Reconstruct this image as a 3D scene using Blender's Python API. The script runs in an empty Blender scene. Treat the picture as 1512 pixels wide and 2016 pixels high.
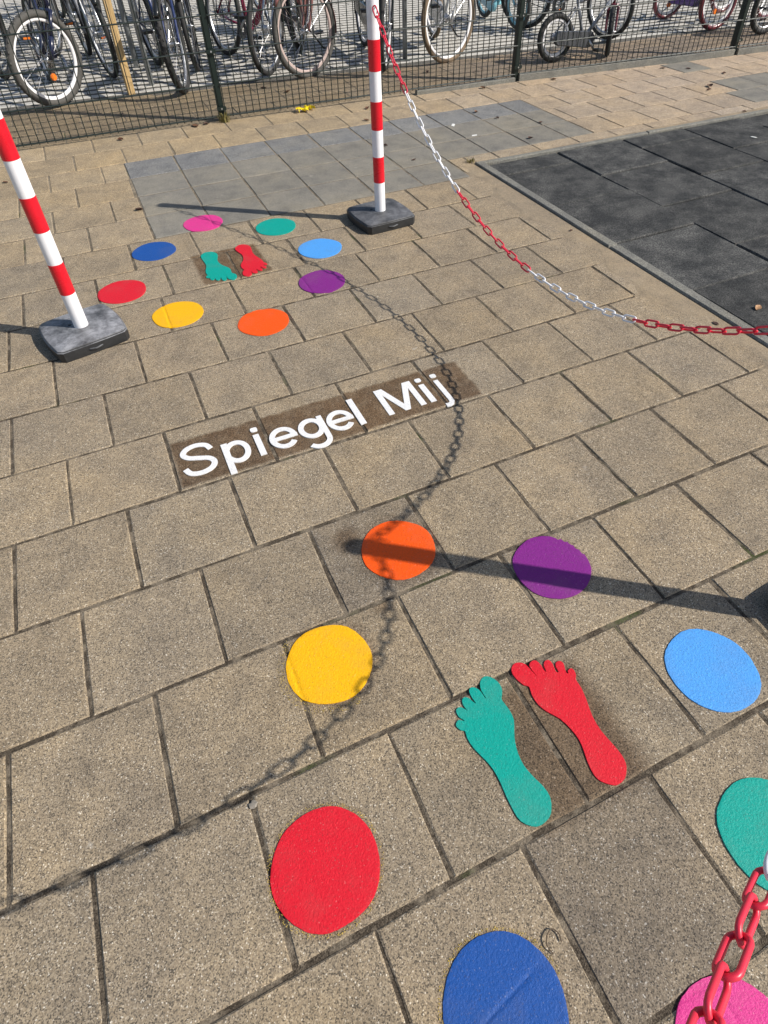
import bpy, bmesh, math, random
from mathutils import Vector, Matrix
rnd = random.Random(7)
S = bpy.context.scene
COL = S.collection

# ---------------------------------------------------------------- camera
FPX, CAM, EUL, U0, V0 = 1238.154, (0.0915142, -1.4447080, 1.3628172), (0.8135085, 0.0198144, -0.4320690), 782.005, 888.674
cd = bpy.data.cameras.new('camera')
cam = bpy.data.objects.new('camera', cd); COL.objects.link(cam)
cam.location = CAM; cam.rotation_euler = EUL
cd.sensor_fit = 'HORIZONTAL'; cd.sensor_width = 36.0
cd.lens = FPX / 1512 * 36
cd.shift_x = -(U0 - 756) / 1512; cd.shift_y = (V0 - 1008) / 1512
cd.clip_start = 0.02; cd.clip_end = 3000
S.camera = cam
CM = cam.rotation_euler.to_matrix()
def pix(x, y, z=0.0):
    v = CM.transposed() @ (Vector((x, y, z)) - Vector(CAM))
    if v.z > -0.05: return None
    return (U0 + FPX * v.x / -v.z, V0 - FPX * v.y / -v.z)

# ---------------------------------------------------------------- light
SUN_AZ = Vector((0.802, -0.598)); SUN_EL = math.radians(38.5)
tosun = Vector((SUN_AZ.x * math.cos(SUN_EL), SUN_AZ.y * math.cos(SUN_EL), math.sin(SUN_EL)))
W = bpy.data.worlds.new('World'); S.world = W; W.use_nodes = True
nt = W.node_tree
bgn = nt.nodes['Background']
sky = nt.nodes.new('ShaderNodeTexSky'); sky.sky_type = 'NISHITA'; sky.sun_disc = False
sky.sun_elevation = SUN_EL; sky.sun_rotation = math.atan2(SUN_AZ.x, SUN_AZ.y)
sky.air_density = 1.0; sky.dust_density = 1.0; sky.ozone_density = 1.0
nt.links.new(sky.outputs[0], bgn.inputs[0]); bgn.inputs[1].default_value = 0.085
sl = bpy.data.lights.new('sun', 'SUN'); sl.energy = 4.3; sl.angle = math.radians(0.53); sl.color = (1.0, 0.94, 0.85)
so = bpy.data.objects.new('sun', sl); COL.objects.link(so)
so.rotation_euler = tosun.to_track_quat('Z', 'Y').to_euler(); so.location = (4, -3, 6)
vs = S.view_settings
vs.view_transform = 'Standard'; vs.look = 'None'; vs.exposure = 0.36; vs.gamma = 1.0
vs.use_curve_mapping = False
S.cycles.max_bounces = 6

# ---------------------------------------------------------------- helpers
def tag(o, label=None, cat=None, group=None, kind=None):
    if label: o['label'] = label
    if cat: o['category'] = cat
    if group: o['group'] = group
    if kind: o['kind'] = kind
    return o
def link(name, me, mat=None, parent=None, loc=None, rot=None):
    o = bpy.data.objects.new(name, me); COL.objects.link(o)
    if mat is not None and me is not None and not me.materials: me.materials.append(mat)
    if parent: o.parent = parent
    if loc: o.location = loc
    if rot: o.rotation_euler = rot
    return o
def empty(name, loc=(0, 0, 0), rz=0, label=None, cat=None, group=None):
    o = bpy.data.objects.new(name, None); COL.objects.link(o)
    o.location = loc; o.rotation_euler = (0, 0, rz); o.empty_display_size = 0.1
    return tag(o, label, cat, group)
def mesh(name, V, F, smooth=False):
    me = bpy.data.meshes.new(name); me.from_pydata([tuple(v) for v in V], [], F); me.update()
    if smooth: me.polygons.foreach_set('use_smooth', [True] * len(me.polygons))
    return me
class MB:
    def __init__(s): s.V = []; s.F = []
    def add(s, V, F):
        n = len(s.V); s.V += [Vector(v) for v in V]; s.F += [tuple(i + n for i in f) for f in F]; return s
    def box(s, c, d, rz=0, taper=1.0):
        c = Vector(c); x, y, z = d[0] / 2, d[1] / 2, d[2] / 2
        R = Matrix.Rotation(rz, 3, 'Z')
        P = [(-x, -y, -z), (x, -y, -z), (x, y, -z), (-x, y, -z)] + [(a * taper, b * taper, z) for a, b in ((-x, -y), (x, -y), (x, y), (-x, y))]
        return s.add([c + R @ Vector(p) for p in P], [(3, 2, 1, 0), (4, 5, 6, 7), (0, 1, 5, 4), (1, 2, 6, 5), (2, 3, 7, 6), (3, 0, 4, 7)])
    def tube(s, pts, r, n=8, closed=False, cap=True):
        pts = [Vector(p) for p in pts]; m = len(pts)
        rr = r if isinstance(r, (list, tuple)) else [r] * m
        V = []; F = []
        up = None
        for i, p in enumerate(pts):
            if closed: t = pts[(i + 1) % m] - pts[i - 1]
            else: t = pts[min(i + 1, m - 1)] - pts[max(i - 1, 0)]
            t.normalize()
            if up is None:
                up = Vector((0, 0, 1)) if abs(t.z) < 0.9 else Vector((1, 0, 0))
            a = t.cross(up)
            if a.length < 1e-4: a = t.cross(Vector((0, 1, 0)))
            a.normalize(); b = a.cross(t).normalized(); up = b
            for k in range(n):
                th = 2 * math.pi * k / n
                V.append(p + (a * math.cos(th) + b * math.sin(th)) * rr[i])
        for i in range(m if closed else m - 1):
            j = (i + 1) % m
            for k in range(n):
                l = (k + 1) % n
                F.append((i * n + k, j * n + k, j * n + l, i * n + l))
        if cap and not closed:
            F.append(tuple(range(n))); F.append(tuple((m - 1) * n + k for k in reversed(range(n))))
        return s.add(V, F)
    def lathe_y(s, prof, c, n=48):
        # profile (radius, y) closed loop revolved round the Y axis at c
        V = []; F = []; m = len(prof); c = Vector(c)
        for k in range(n):
            th = 2 * math.pi * k / n
            for r, y in prof: V.append(c + Vector((r * math.cos(th), y, r * math.sin(th))))
        for k in range(n):
            l = (k + 1) % n
            for i in range(m):
                j = (i + 1) % m
                F.append((k * m + i, k * m + j, l * m + j, l * m + i))
        return s.add(V, F)
    def lathe_z(s, prof, c, n=24):
        V = []; F = []; m = len(prof); c = Vector(c)
        for k in range(n):
            th = 2 * math.pi * k / n
            for r, z in prof: V.append(c + Vector((r * math.cos(th), r * math.sin(th), z)))
        for k in range(n):
            l = (k + 1) % n
            for i in range(m - 1):
                F.append((k * m + i, l * m + i, l * m + i + 1, k * m + i + 1))
        F.append(tuple(k * m for k in reversed(range(n)))); F.append(tuple(k * m + m - 1 for k in range(n)))
        return s.add(V, F)
    def prism(s, poly, z0, z1, inset=0.0):
        # poly counter-clockwise (x,y); optional chamfer
        n = len(poly); V = [(p[0], p[1], z0) for p in poly]
        if inset:
            c = 0
            ins = []
            for i in range(n):
                a, b, d = Vector(poly[i - 1]), Vector(poly[i]), Vector(poly[(i + 1) % n])
                e1 = (b - a).normalized() if (b - a).length > 1e-9 else Vector((1, 0)); e2 = (d - b).normalized() if (d - b).length > 1e-9 else e1
                nn = Vector((-e1.y - e2.y, e1.x + e2.x))
                if nn.length < 1e-6: nn = Vector((-e1.y, e1.x))
                ins.append(b + nn.normalized() * inset)
            V += [(p[0], p[1], z1 - inset) for p in poly]; V += [(p.x, p.y, z1) for p in ins]
            F = [tuple(reversed(range(n)))]
            for k in (0, 1):
                F += [(k * n + i, k * n + (i + 1) % n, (k + 1) * n + (i + 1) % n, (k + 1) * n + i) for i in range(n)]
            F.append(tuple(2 * n + i for i in range(n)))
        else:
            V += [(p[0], p[1], z1) for p in poly]
            F = [tuple(reversed(range(n))), tuple(range(n, 2 * n))] + [(i, (i + 1) % n, n + (i + 1) % n, n + i) for i in range(n)]
        return s.add(V, F)
    def xf(s, M):
        s.V = [M @ v for v in s.V]; return s
    def me(s, name, smooth=False): return mesh(name, s.V, s.F, smooth)
    def build(s, name, mat, parent=None, smooth=False, loc=None, rot=None):
        return link(name, s.me(name, smooth), mat, parent, loc, rot)
def catmull(P, closed=False, sub=5):
    out = []; n = len(P); P = [Vector(p) for p in P]
    for i in range(n if closed else n - 1):
        if closed: a, b, c, d = P[i - 1], P[i], P[(i + 1) % n], P[(i + 2) % n]
        else: a, b, c, d = P[max(i - 1, 0)], P[i], P[i + 1], P[min(i + 2, n - 1)]
        for k in range(sub):
            t = k / sub
            out.append(0.5 * ((2 * b) + (c - a) * t + (2 * a - 5 * b + 4 * c - d) * t * t + (3 * b - a - 3 * c + d) * t ** 3))
    if not closed: out.append(P[-1])
    return out
def autosmooth(me, ang=35):
    me.polygons.foreach_set('use_smooth', [True] * len(me.polygons))
    try: me.set_sharp_from_angle(angle=math.radians(ang))
    except Exception: pass

# ---------------------------------------------------------------- materials
class NB:
    def __init__(s, name):
        s.m = bpy.data.materials.new(name); s.m.use_nodes = True; s.t = s.m.node_tree; s.b = s.t.nodes['Principled BSDF']
    def n(s, typ, **kw):
        nd = s.t.nodes.new(typ)
        for k, v in kw.items(): setattr(nd, k, v)
        return nd
    def l(s, a, b): s.t.links.new(a, b)
    def pos(s):
        g = s.n('ShaderNodeNewGeometry'); return g.outputs['Position']
    def obj(s):
        return s.n('ShaderNodeTexCoord').outputs['Object']
    def noise(s, vec, scale, detail=3, rough=0.55, w=None):
        nd = s.n('ShaderNodeTexNoise'); nd.inputs['Scale'].default_value = scale; nd.inputs['Detail'].default_value = detail; nd.inputs['Roughness'].default_value = rough
        s.l(vec, nd.inputs['Vector']); return nd.outputs['Fac']
    def voro(s, vec, scale, feature='F1'):
        nd = s.n('ShaderNodeTexVoronoi'); nd.feature = feature; nd.inputs['Scale'].default_value = scale; s.l(vec, nd.inputs['Vector']); return nd
    def ramp(s, fac, stops, interp='LINEAR'):
        nd = s.n('ShaderNodeValToRGB'); cr = nd.color_ramp; cr.interpolation = interp
        while len(cr.elements) < len(stops): cr.elements.new(0.5)
        for e, (p, c) in zip(cr.elements, stops):
            e.position = p; e.color = (*c, 1) if len(c) == 3 else c
        s.l(fac, nd.inputs['Fac']); return nd.outputs['Color']
    def math(s, op, a, b=None, c=None, clamp=False):
        nd = s.n('ShaderNodeMath', operation=op); nd.use_clamp = clamp
        for i, x in enumerate((a, b, c)):
            if x is None: continue
            if isinstance(x, (int, float)): nd.inputs[i].default_value = x
            else: s.l(x, nd.inputs[i])
        return nd.outputs[0]
    def mix(s, fac, a, b, blend='MIX'):
        nd = s.n('ShaderNodeMix', data_type='RGBA', blend_type=blend); nd.clamp_factor = True
        for sock, x in ((nd.inputs[0], fac), (nd.inputs[6], a), (nd.inputs[7], b)):
            if isinstance(x, (int, float)): sock.default_value = x
            elif isinstance(x, tuple): sock.default_value = (*x, 1)
            else: s.l(x, sock)
        return nd.outputs[2]
    def maprange(s, x, a, b, c=0.0, d=1.0):
        nd = s.n('ShaderNodeMapRange'); nd.clamp = True
        s.l(x, nd.inputs[0])
        for i, v in enumerate((a, b, c, d)): nd.inputs[i + 1].default_value = v
        return nd.outputs[0]
    def sep(s, v):
        nd = s.n('ShaderNodeSeparateXYZ'); s.l(v, nd.inputs[0]); return nd.outputs
    def bump(s, h, strength=0.5, dist=0.001):
        nd = s.n('ShaderNodeBump'); nd.inputs['Strength'].default_value = strength; nd.inputs['Distance'].default_value = dist
        s.l(h, nd.inputs['Height']); s.l(nd.outputs[0], s.b.inputs['Normal'])
    def base(s, c):
        if isinstance(c, tuple): s.b.inputs['Base Color'].default_value = (*c, 1)
        else: s.l(c, s.b.inputs['Base Color'])
    def rough(s, r):
        if isinstance(r, (int, float)): s.b.inputs['Roughness'].default_value = r
        else: s.l(r, s.b.inputs['Roughness'])
    def spec(s, v): s.b.inputs['Specular IOR Level'].default_value = v

# marks that the primer left on the slabs: rectangles (x0,x1,y0,y1,strength) and rings round discs
PRIMER_TXT = (0.024, 1.062, 0.012, 0.226)
PRIMER_FAR = (0.352, 0.662, 1.225, 1.530)
PRIMER_NEAR = (0.470, 0.745, -1.215, -0.935)

def concrete(name, stops, use_color=True, primer=True, scale=470, bumpd=0.0012, dirt=0.40):
    N = NB(name); P = N.pos()
    v = N.voro(P, scale); sepc = N.n('ShaderNodeSeparateColor'); N.l(v.outputs['Color'], sepc.inputs[0])
    grain = N.ramp(sepc.outputs[0], stops, 'CONSTANT')
    n1 = N.noise(P, 520, 2); fine = N.mix(N.math('MULTIPLY', n1, 0.35), grain, N.ramp(n1, [(0.3, stops[1][1]), (0.7, stops[-2][1])]))
    # soft blotches and darker dirt
    n2 = N.noise(P, 9, 5, 0.65)
    col = N.mix(1.0, fine, N.ramp(n2, [(0.28, (0.74, 0.74, 0.75)), (0.5, (0.98, 0.97, 0.95)), (0.72, (1.16, 1.13, 1.07))]), 'MULTIPLY')
    n6 = N.noise(P, 2.6, 4, 0.6); col = N.mix(1.0, col, N.ramp(n6, [(0.3, (0.86, 0.87, 0.90)), (0.5, (1.0, 1.0, 1.0)), (0.7, (1.09, 1.055, 0.985))]), 'MULTIPLY')
    n3 = N.noise(P, 55, 4, 0.7)
    col = N.mix(N.maprange(n3, 0.53, 0.74, 0, dirt), col, (0.075, 0.066, 0.055))
    n5 = N.noise(P, 17, 3, 0.5); col = N.mix(N.maprange(n5, 0.725, 0.76, 0, 0.45), col, (0.5, 0.46, 0.40))
    if use_color:
        oi = N.n('ShaderNodeObjectInfo'); col = N.mix(1.0, col, oi.outputs['Color'], 'MULTIPLY')
    if primer:
        x, y, z = N.sep(P)
        wob = N.math('MULTIPLY', N.math('SUBTRACT', N.noise(P, 30, 3), 0.5), 0.02)
        xw = N.math('ADD', x, wob); yw = N.math('ADD', y, wob)
        def rect(r, soft):
            a = N.maprange(xw, r[0] - soft, r[0] + soft); b = N.maprange(xw, r[1] - soft, r[1] + soft, 1, 0)
            c = N.maprange(yw, r[2] - soft, r[2] + soft); d = N.maprange(yw, r[3] - soft, r[3] + soft, 1, 0)
            return N.math('MULTIPLY', N.math('MULTIPLY', a, b), N.math('MULTIPLY', c, d))
        m = N.math('MULTIPLY', N.math('MAXIMUM', rect(PRIMER_TXT, 0.006), rect(PRIMER_FAR, 0.008)), N.maprange(N.noise(P, 26, 4, .65), .3, .6, .72, 1.0))
        m = N.math('MAXIMUM', m, N.math('MULTIPLY', rect(PRIMER_NEAR, 0.022), 0.8))
        # soft dark rings round discs, and two round dark spots by the near orange
        def halo(cx, cy, r0, r1, k):
            dx = N.math('SUBTRACT', x, cx); dy = N.math('SUBTRACT', y, cy)
            d = N.math('SQRT', N.math('ADD', N.math('MULTIPLY', dx, dx), N.math('MULTIPLY', dy, dy)))
            d = N.math('ADD', d, N.math('MULTIPLY', wob, 1.6))
            return N.maprange(d, r0, r1, k, 0)
        for h in ((0.227, -0.707, 0.105, 0.128, 0.35), (0.40, -0.385, 0.02, 0.06, 0.75), (0.08, -1.087, 0.103, 0.118, 0.35), (0.40, -0.62, 0.008, 0.035, 0.5), (0.512, -0.475, 0.10, 0.135, 0.4),
                  (0.2765, -1.398, 0.102, 0.115, 0.3), (0.852, -0.701, 0.102, 0.112, 0.3), (0.503, 0.808, 0.104, 0.112, 0.3)):
            m = N.math('MAXIMUM', m, halo(*h))
        col = N.mix(1.0, col, N.mix(m, (1.0, 1.0, 1.0), (0.43, 0.345, 0.285)), 'MULTIPLY')
    N.base(col); N.rough(0.88); N.spec(0.25)
    h = N.math('ADD', N.math('MULTIPLY', sepc.outputs[1], 0.6), N.math('ADD', N.math('MULTIPLY', n1, 0.6), N.math('MULTIPLY', n3, 0.8)))
    N.bump(h, 0.9, bumpd * 1.5)
    return N.m

BEIGE = [(0.0, (0.065, 0.056, 0.045)), (0.13, (0.275, 0.217, 0.146)), (0.38, (0.41, 0.330, 0.229)), (0.64, (0.32, 0.257, 0.180)), (0.81, (0.165, 0.136, 0.102)), (0.93, (0.54, 0.455, 0.345)), (0.982, (0.78, 0.71, 0.59))]
GREY = [(0.0, (0.15, 0.142, 0.125)), (0.15, (0.245, 0.232, 0.203)), (0.5, (0.285, 0.268, 0.233)), (0.8, (0.225, 0.213, 0.188)), (0.95, (0.37, 0.352, 0.31))]
SPECK = [(0.0, (0.10, 0.102, 0.105)), (0.15, (0.21, 0.21, 0.208)), (0.5, (0.31, 0.312, 0.312)), (0.8, (0.17, 0.174, 0.178)), (0.95, (0.46, 0.46, 0.455))]
M = {}
M['beige'] = concrete('beige slab concrete', BEIGE)
M['grey'] = concrete('grey slab concrete', GREY, primer=False, dirt=0.12)
M['speck'] = concrete('blue grey speckled slab concrete', SPECK, primer=False, dirt=0.1)
M['kerbstone'] = concrete('kerb concrete', [(0.0, (0.10, 0.10, 0.09)), (0.2, (0.20, 0.20, 0.18)), (0.6, (0.27, 0.265, 0.24)), (0.93, (0.42, 0.41, 0.38))], False, False, dirt=0.5)
M['paver'] = None
M['fill'] = concrete('mortar fill', [(0.0, (0.20, 0.165, 0.12)), (0.2, (0.33, 0.265, 0.185)), (0.8, (0.40, 0.325, 0.235)), (0.95, (0.5, 0.42, 0.32))], False, False, dirt=0.2)
def sand():
    N = NB('joint sand'); P = N.pos()
    n = N.noise(P, 400, 3); n2 = N.noise(P, 21, 5, .65); n3 = N.noise(P, 4.1, 3)
    col = N.ramp(n, [(0.3, (0.022, 0.018, 0.013)), (0.55, (0.085, 0.068, 0.05)), (0.75, (0.19, 0.155, 0.115))])
    col = N.mix(N.maprange(n2, 0.46, 0.60, 0, 0.85), col, N.ramp(n, [(0.3, (0.14, 0.115, 0.085)), (0.7, (0.30, 0.25, 0.185))]))
    col = N.mix(N.math('MULTIPLY', N.maprange(N.sep(P)[1], 1.2, 2.8, 0, .65), N.maprange(n2, .3, .6, .6, 1)), col, N.ramp(n, [(0.3, (0.24, 0.20, 0.145)), (0.7, (0.40, 0.34, 0.25))]))
    moss = N.math('MULTIPLY', N.maprange(n3, 0.60, 0.68), N.maprange(n, 0.42, 0.52))
    col = N.mix(N.math('MULTIPLY', moss, 0.8), col, (0.05, 0.075, 0.02))
    N.base(col); N.rough(0.95); N.spec(0.15); N.bump(N.math('ADD', n, n2), 0.8, 0.003)
    return N.m
M['sand'] = sand()
def gravel():
    N = NB('dark joint gravel'); P = N.pos()
    v = N.voro(P, 160); s = N.n('ShaderNodeSeparateColor'); N.l(v.outputs['Color'], s.inputs[0])
    N.base(N.ramp(s.outputs[0], [(0, (0.07, 0.066, 0.06)), (0.5, (0.13, 0.123, 0.11)), (1, (0.20, 0.19, 0.17))])); N.rough(0.95); N.spec(0.1); N.bump(s.outputs[1], 0.8, 0.004)
    return N.m
M['gravel'] = gravel()
def soil():
    N = NB('wide ground'); P = N.pos(); n = N.noise(P, 1.5, 5)
    N.base(N.ramp(n, [(0.3, (0.17, 0.145, 0.11)), (0.7, (0.29, 0.25, 0.19))])); N.rough(0.95); N.spec(0.1); return N.m
M['soil'] = soil()
def rubber():
    N = NB('black crumb rubber'); P = N.pos()
    v = N.voro(P, 330); s = N.n('ShaderNodeSeparateColor'); N.l(v.outputs['Color'], s.inputs[0])
    col = N.ramp(s.outputs[0], [(0, (0.012, 0.013, 0.013)), (0.35, (0.028, 0.029, 0.029)), (0.7, (0.042, 0.043, 0.042)), (0.92, (0.07, 0.07, 0.066))], 'CONSTANT')
    n2 = N.noise(P, 6.5, 5, 0.7); n3 = N.noise(P, 150, 4, 0.8)
    scuff = N.math('MULTIPLY', N.maprange(n2, 0.40, 0.62), N.maprange(n3, 0.44, 0.58))
    col = N.mix(N.math('MULTIPLY', scuff, 0.7), col, (0.20, 0.195, 0.178))
    oi = N.n('ShaderNodeObjectInfo'); col = N.mix(1.0, col, oi.outputs['Color'], 'MULTIPLY')
    N.base(col); N.rough(0.8); N.spec(0.35); N.bump(N.math('ADD', s.outputs[1], n3), 0.8, 0.002); return N.m
M['rubber'] = rubber()
def paint(name, c, rough=0.5):
    N = NB(name); P = N.pos()
    n = N.noise(P, 240, 3, 0.65); n2 = N.noise(P, 300, 3, .7); n4 = N.noise(P, 9, 4, .6)
    dark = tuple(k * 0.86 for k in c); li = tuple(min(1, k * 1.08) for k in c)
    col = N.ramp(n2, [(0.3, dark), (0.7, li)])
    v = N.voro(P, 520); s = N.n('ShaderNodeSeparateColor'); N.l(v.outputs['Color'], s.inputs[0])
    col = N.mix(N.maprange(s.outputs[0], 0.985, 0.999, 0, 0.16), col, (0.6, 0.58, 0.52))
    col = N.mix(N.maprange(n4, 0.5, 0.8, 0, 0.20), col, (0.20, 0.175, 0.14))
    col = N.mix(N.maprange(s.outputs[2], 0.955, 0.985, 0, 0.30), col, (0.07, 0.06, 0.05))
    n7 = N.noise(P, 34, 5, .75); col = N.mix(N.maprange(n7, 0.64, 0.74, 0, 0.22), col, (0.30, 0.27, 0.22))
    N.base(col); N.rough(rough); N.spec(0.3)
    N.bump(N.math('ADD', n, N.math('MULTIPLY', s.outputs[1], 0.4)), 0.8, 0.0017); return N.m
PAL = {'red': (0.70, 0.012, 0.028), 'orange': (0.92, 0.10, 0.004), 'yellow': (0.93, 0.48, 0.004), 'blue': (0.012, 0.085, 0.35), 'sky blue': (0.085, 0.36, 0.85),
       'teal': (0.0, 0.36, 0.29), 'purple': (0.225, 0.02, 0.235), 'pink': (0.72, 0.045, 0.27), 'white': (0.86, 0.86, 0.86)}
for k, c in PAL.items(): M['paint ' + k] = paint(k + ' thermoplastic marking', c)
def plain(name, c, rough=0.5, metal=0.0, var=0.12, scale=30, bumpd=0.0, spec=0.5, dirt=0.0):
    N = NB(name); P = N.obj(); n = N.noise(P, scale, 4, 0.6)
    col = N.ramp(n, [(0.3, tuple(k * (1 - var) for k in c)), (0.7, tuple(min(1, k * (1 + var)) for k in c))])
    if dirt:
        n2 = N.noise(P, scale * 0.6, 5, 0.7); col = N.mix(N.maprange(n2, 0.5, 0.75, 0, dirt), col, (0.12, 0.10, 0.08))
    N.base(col); N.rough(N.maprange(n, 0.3, 0.7, max(0.03, rough - 0.06), min(1, rough + 0.08))); N.b.inputs['Metallic'].default_value = metal; N.spec(spec)
    if bumpd: N.bump(N.noise(P, scale * 4, 3), 0.6, bumpd)
    return N.m
M['paver'] = plain('paving brick concrete', (0.52, 0.50, 0.455), 0.9, var=0.12, scale=14, spec=0.2)
M['chain red'] = plain('red plastic', (0.72, 0.030, 0.065), 0.38, var=0.08)
M['chain white'] = plain('white plastic', (0.82, 0.82, 0.84), 0.35, var=0.04)
M['pole white'] = plain('white pole plastic', (0.82, 0.82, 0.85), 0.38, var=0.03, dirt=0.10)
M['band red'] = plain('red reflective band', (0.66, 0.008, 0.022), 0.28, var=0.04)
def base_mat():
    N = NB('scuffed black base plastic'); P = N.obj()
    n = N.noise(P, 14, 5, 0.65); n2 = N.noise(P, 70, 4, 0.7)
    oi = N.n('ShaderNodeObjectInfo')
    g = N.n('ShaderNodeNewGeometry'); up = N.sep(g.outputs['Normal'])[2]
    col = N.ramp(n2, [(0.3, (0.018, 0.019, 0.021)), (0.7, (0.032, 0.033, 0.035))])
    scuff = N.math('MULTIPLY', N.math('MULTIPLY', N.maprange(n, 0.30, 0.62), N.maprange(up, 0.6, 0.95)), N.maprange(n2, 0.25, 0.55, 0.45, 1))
    sepc = N.n('ShaderNodeSeparateColor'); N.l(oi.outputs['Color'], sepc.inputs[0])
    col = N.mix(N.math('MULTIPLY', scuff, sepc.outputs[0]), col, (0.31, 0.315, 0.335))
    N.base(col); N.rough(0.5); N.spec(0.5); N.bump(n2, 0.4, 0.001); return N.m
M['base'] = base_mat()
M['black rubber'] = plain('tyre rubber', (0.020, 0.020, 0.021), 0.75, var=0.25, scale=60, bumpd=0.001, dirt=0.25)
M['grey rubber'] = plain('dusty tyre rubber', (0.075, 0.072, 0.066), 0.8, var=0.25, scale=60, bumpd=0.001, dirt=0.25)
M['cream rubber'] = plain('brown sidewall rubber', (0.17, 0.12, 0.075), 0.75, var=0.2, scale=40)
M['chrome'] = plain('bright steel', (0.62, 0.62, 0.63), 0.28, 1.0, 0.08)
M['galv'] = plain('galvanised steel', (0.33, 0.35, 0.36), 0.5, 0.6, 0.18, 25)
M['alu'] = plain('brushed aluminium', (0.55, 0.56, 0.58), 0.35, 0.9, 0.08)
M['white rim'] = plain('white rim', (0.80, 0.79, 0.80), 0.4, var=0.05)
M['pink rim'] = plain('rose rim', (0.46, 0.36, 0.33), 0.45, var=0.1)
M['black plastic'] = plain('black plastic', (0.016, 0.016, 0.018), 0.45, var=0.2)
M['fence green'] = plain('dark green powder coat', (0.0025, 0.011, 0.008), 0.5, 0.0, 0.12)
M['amber'] = plain('amber reflector', (0.85, 0.20, 0.02), 0.2, var=0.1, scale=200)
M['red lens'] = plain('red reflector', (0.5, 0.015, 0.02), 0.2, var=0.1)
M['lamp'] = plain('lamp glass', (0.55, 0.56, 0.55), 0.15)
M['leather'] = plain('saddle vinyl', (0.022, 0.02, 0.02), 0.5)
def bikepaint(name, c): M[name] = plain(name, c, 0.25, 0.0, 0.06, spec=0.6); M[name].node_tree.nodes['Principled BSDF'].inputs['Coat Weight'].default_value = 0.4
for k, c in {'navy': (0.012, 0.016, 0.045), 'dark blue': (0.015, 0.03, 0.11), 'raspberry': (0.26, 0.012, 0.06), 'rose': (0.20, 0.085, 0.075), 'black gloss': (0.012, 0.013, 0.013), 'cream white': (0.72, 0.71, 0.68),
             'silver grey': (0.30, 0.31, 0.33), 'light blue': (0.22, 0.52, 0.62), 'violet': (0.035, 0.02, 0.09), 'dark red': (0.13, 0.02, 0.03), 'bottle green': (0.015, 0.055, 0.03), 'hot pink': (0.66, 0.10, 0.32), 'anthracite': (0.06, 0.065, 0.075), 'olive': (0.05, 0.05, 0.03)}.items(): bikepaint(k, c)
def wood():
    N = NB('rough pine'); P = N.obj()
    mp = N.n('ShaderNodeMapping'); mp.inputs['Scale'].default_value = (1, 1, 0.06); N.l(P, mp.inputs[0])
    n = N.noise(mp.outputs[0], 90, 5, 0.7); n2 = N.noise(P, 6, 3)
    col = N.ramp(n, [(0.25, (0.22, 0.13, 0.055)), (0.5, (0.50, 0.34, 0.15)), (0.75, (0.66, 0.48, 0.25))])
    N.base(N.mix(N.maprange(n2, 0.5, 0.75, 0, 0.35), col, (0.25, 0.2, 0.14))); N.rough(0.8); N.bump(n, 0.6, 0.002); return N.m
M['pine'] = wood()
def leafm():
    N = NB('dry leaf'); oi = N.n('ShaderNodeObjectInfo'); n = N.noise(N.obj(), 120, 3)
    N.base(N.mix(1.0, N.ramp(n, [(0.3, (0.55, 0.5, 0.45)), (0.7, (1.1, 1.1, 1.1))]), oi.outputs['Color'], 'MULTIPLY')); N.rough(0.7); return N.m
M['leaf'] = leafm()
M['grass'] = plain('verge grass', (0.20, 0.17, 0.055), 0.7, var=0.35, scale=60)
M['yellow wrap'] = plain('yellow foil wrapper', (0.80, 0.62, 0.02), 0.25, var=0.15, scale=60)
M['beads'] = plain('yellow glass beads', (0.75, 0.55, 0.12), 0.3)
M['twig'] = plain('twig bark', (0.10, 0.07, 0.045), 0.8)
M['cement'] = plain('cement crumb', (0.24, 0.215, 0.18), 0.9, var=0.3)
M['paper'] = plain('white paper', (0.75, 0.75, 0.72), 0.7, var=0.05)

# ---------------------------------------------------------------- ground sheets
g = mesh('ground', [(-400, -400, -0.06), (400, -400, -0.06), (400, 400, -0.06), (-400, 400, -0.06)], [(0, 1, 2, 3)])
tag(link('ground', g, M['soil']), kind='structure')

# paving: sand bed and slabs
PX = PY = 0.302
BOUND = lambda x: 4.63 - 0.075 * x                     # slabs give way to bricks here
MX0, MX1, MY0, MY1 = 2.147, 9.2, -3.2, 1.985            # rubber mat with its edging
xs = [-3.3, MX0 + 0.01, 9.4]
bed = MB()
bed.add([(-3.3, -3.3, -0.0034), (MX0 + 0.004, -3.3, -0.0034), (MX0 + 0.004, MY1 - 0.01, -0.0034), (-3.3, MY1 - 0.01, -0.0034)], [(0, 1, 2, 3)])
bed.add([(-3.3, MY1 - 0.01, -0.0034), (9.4, MY1 - 0.01, -0.0034), (9.4, BOUND(9.4) - .02, -0.0034), (-3.3, BOUND(-3.3) - .02, -0.0034)], [(0, 1, 2, 3)])
pavement = tag(bed.build('pavement', M['sand']), kind='structure')

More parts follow.
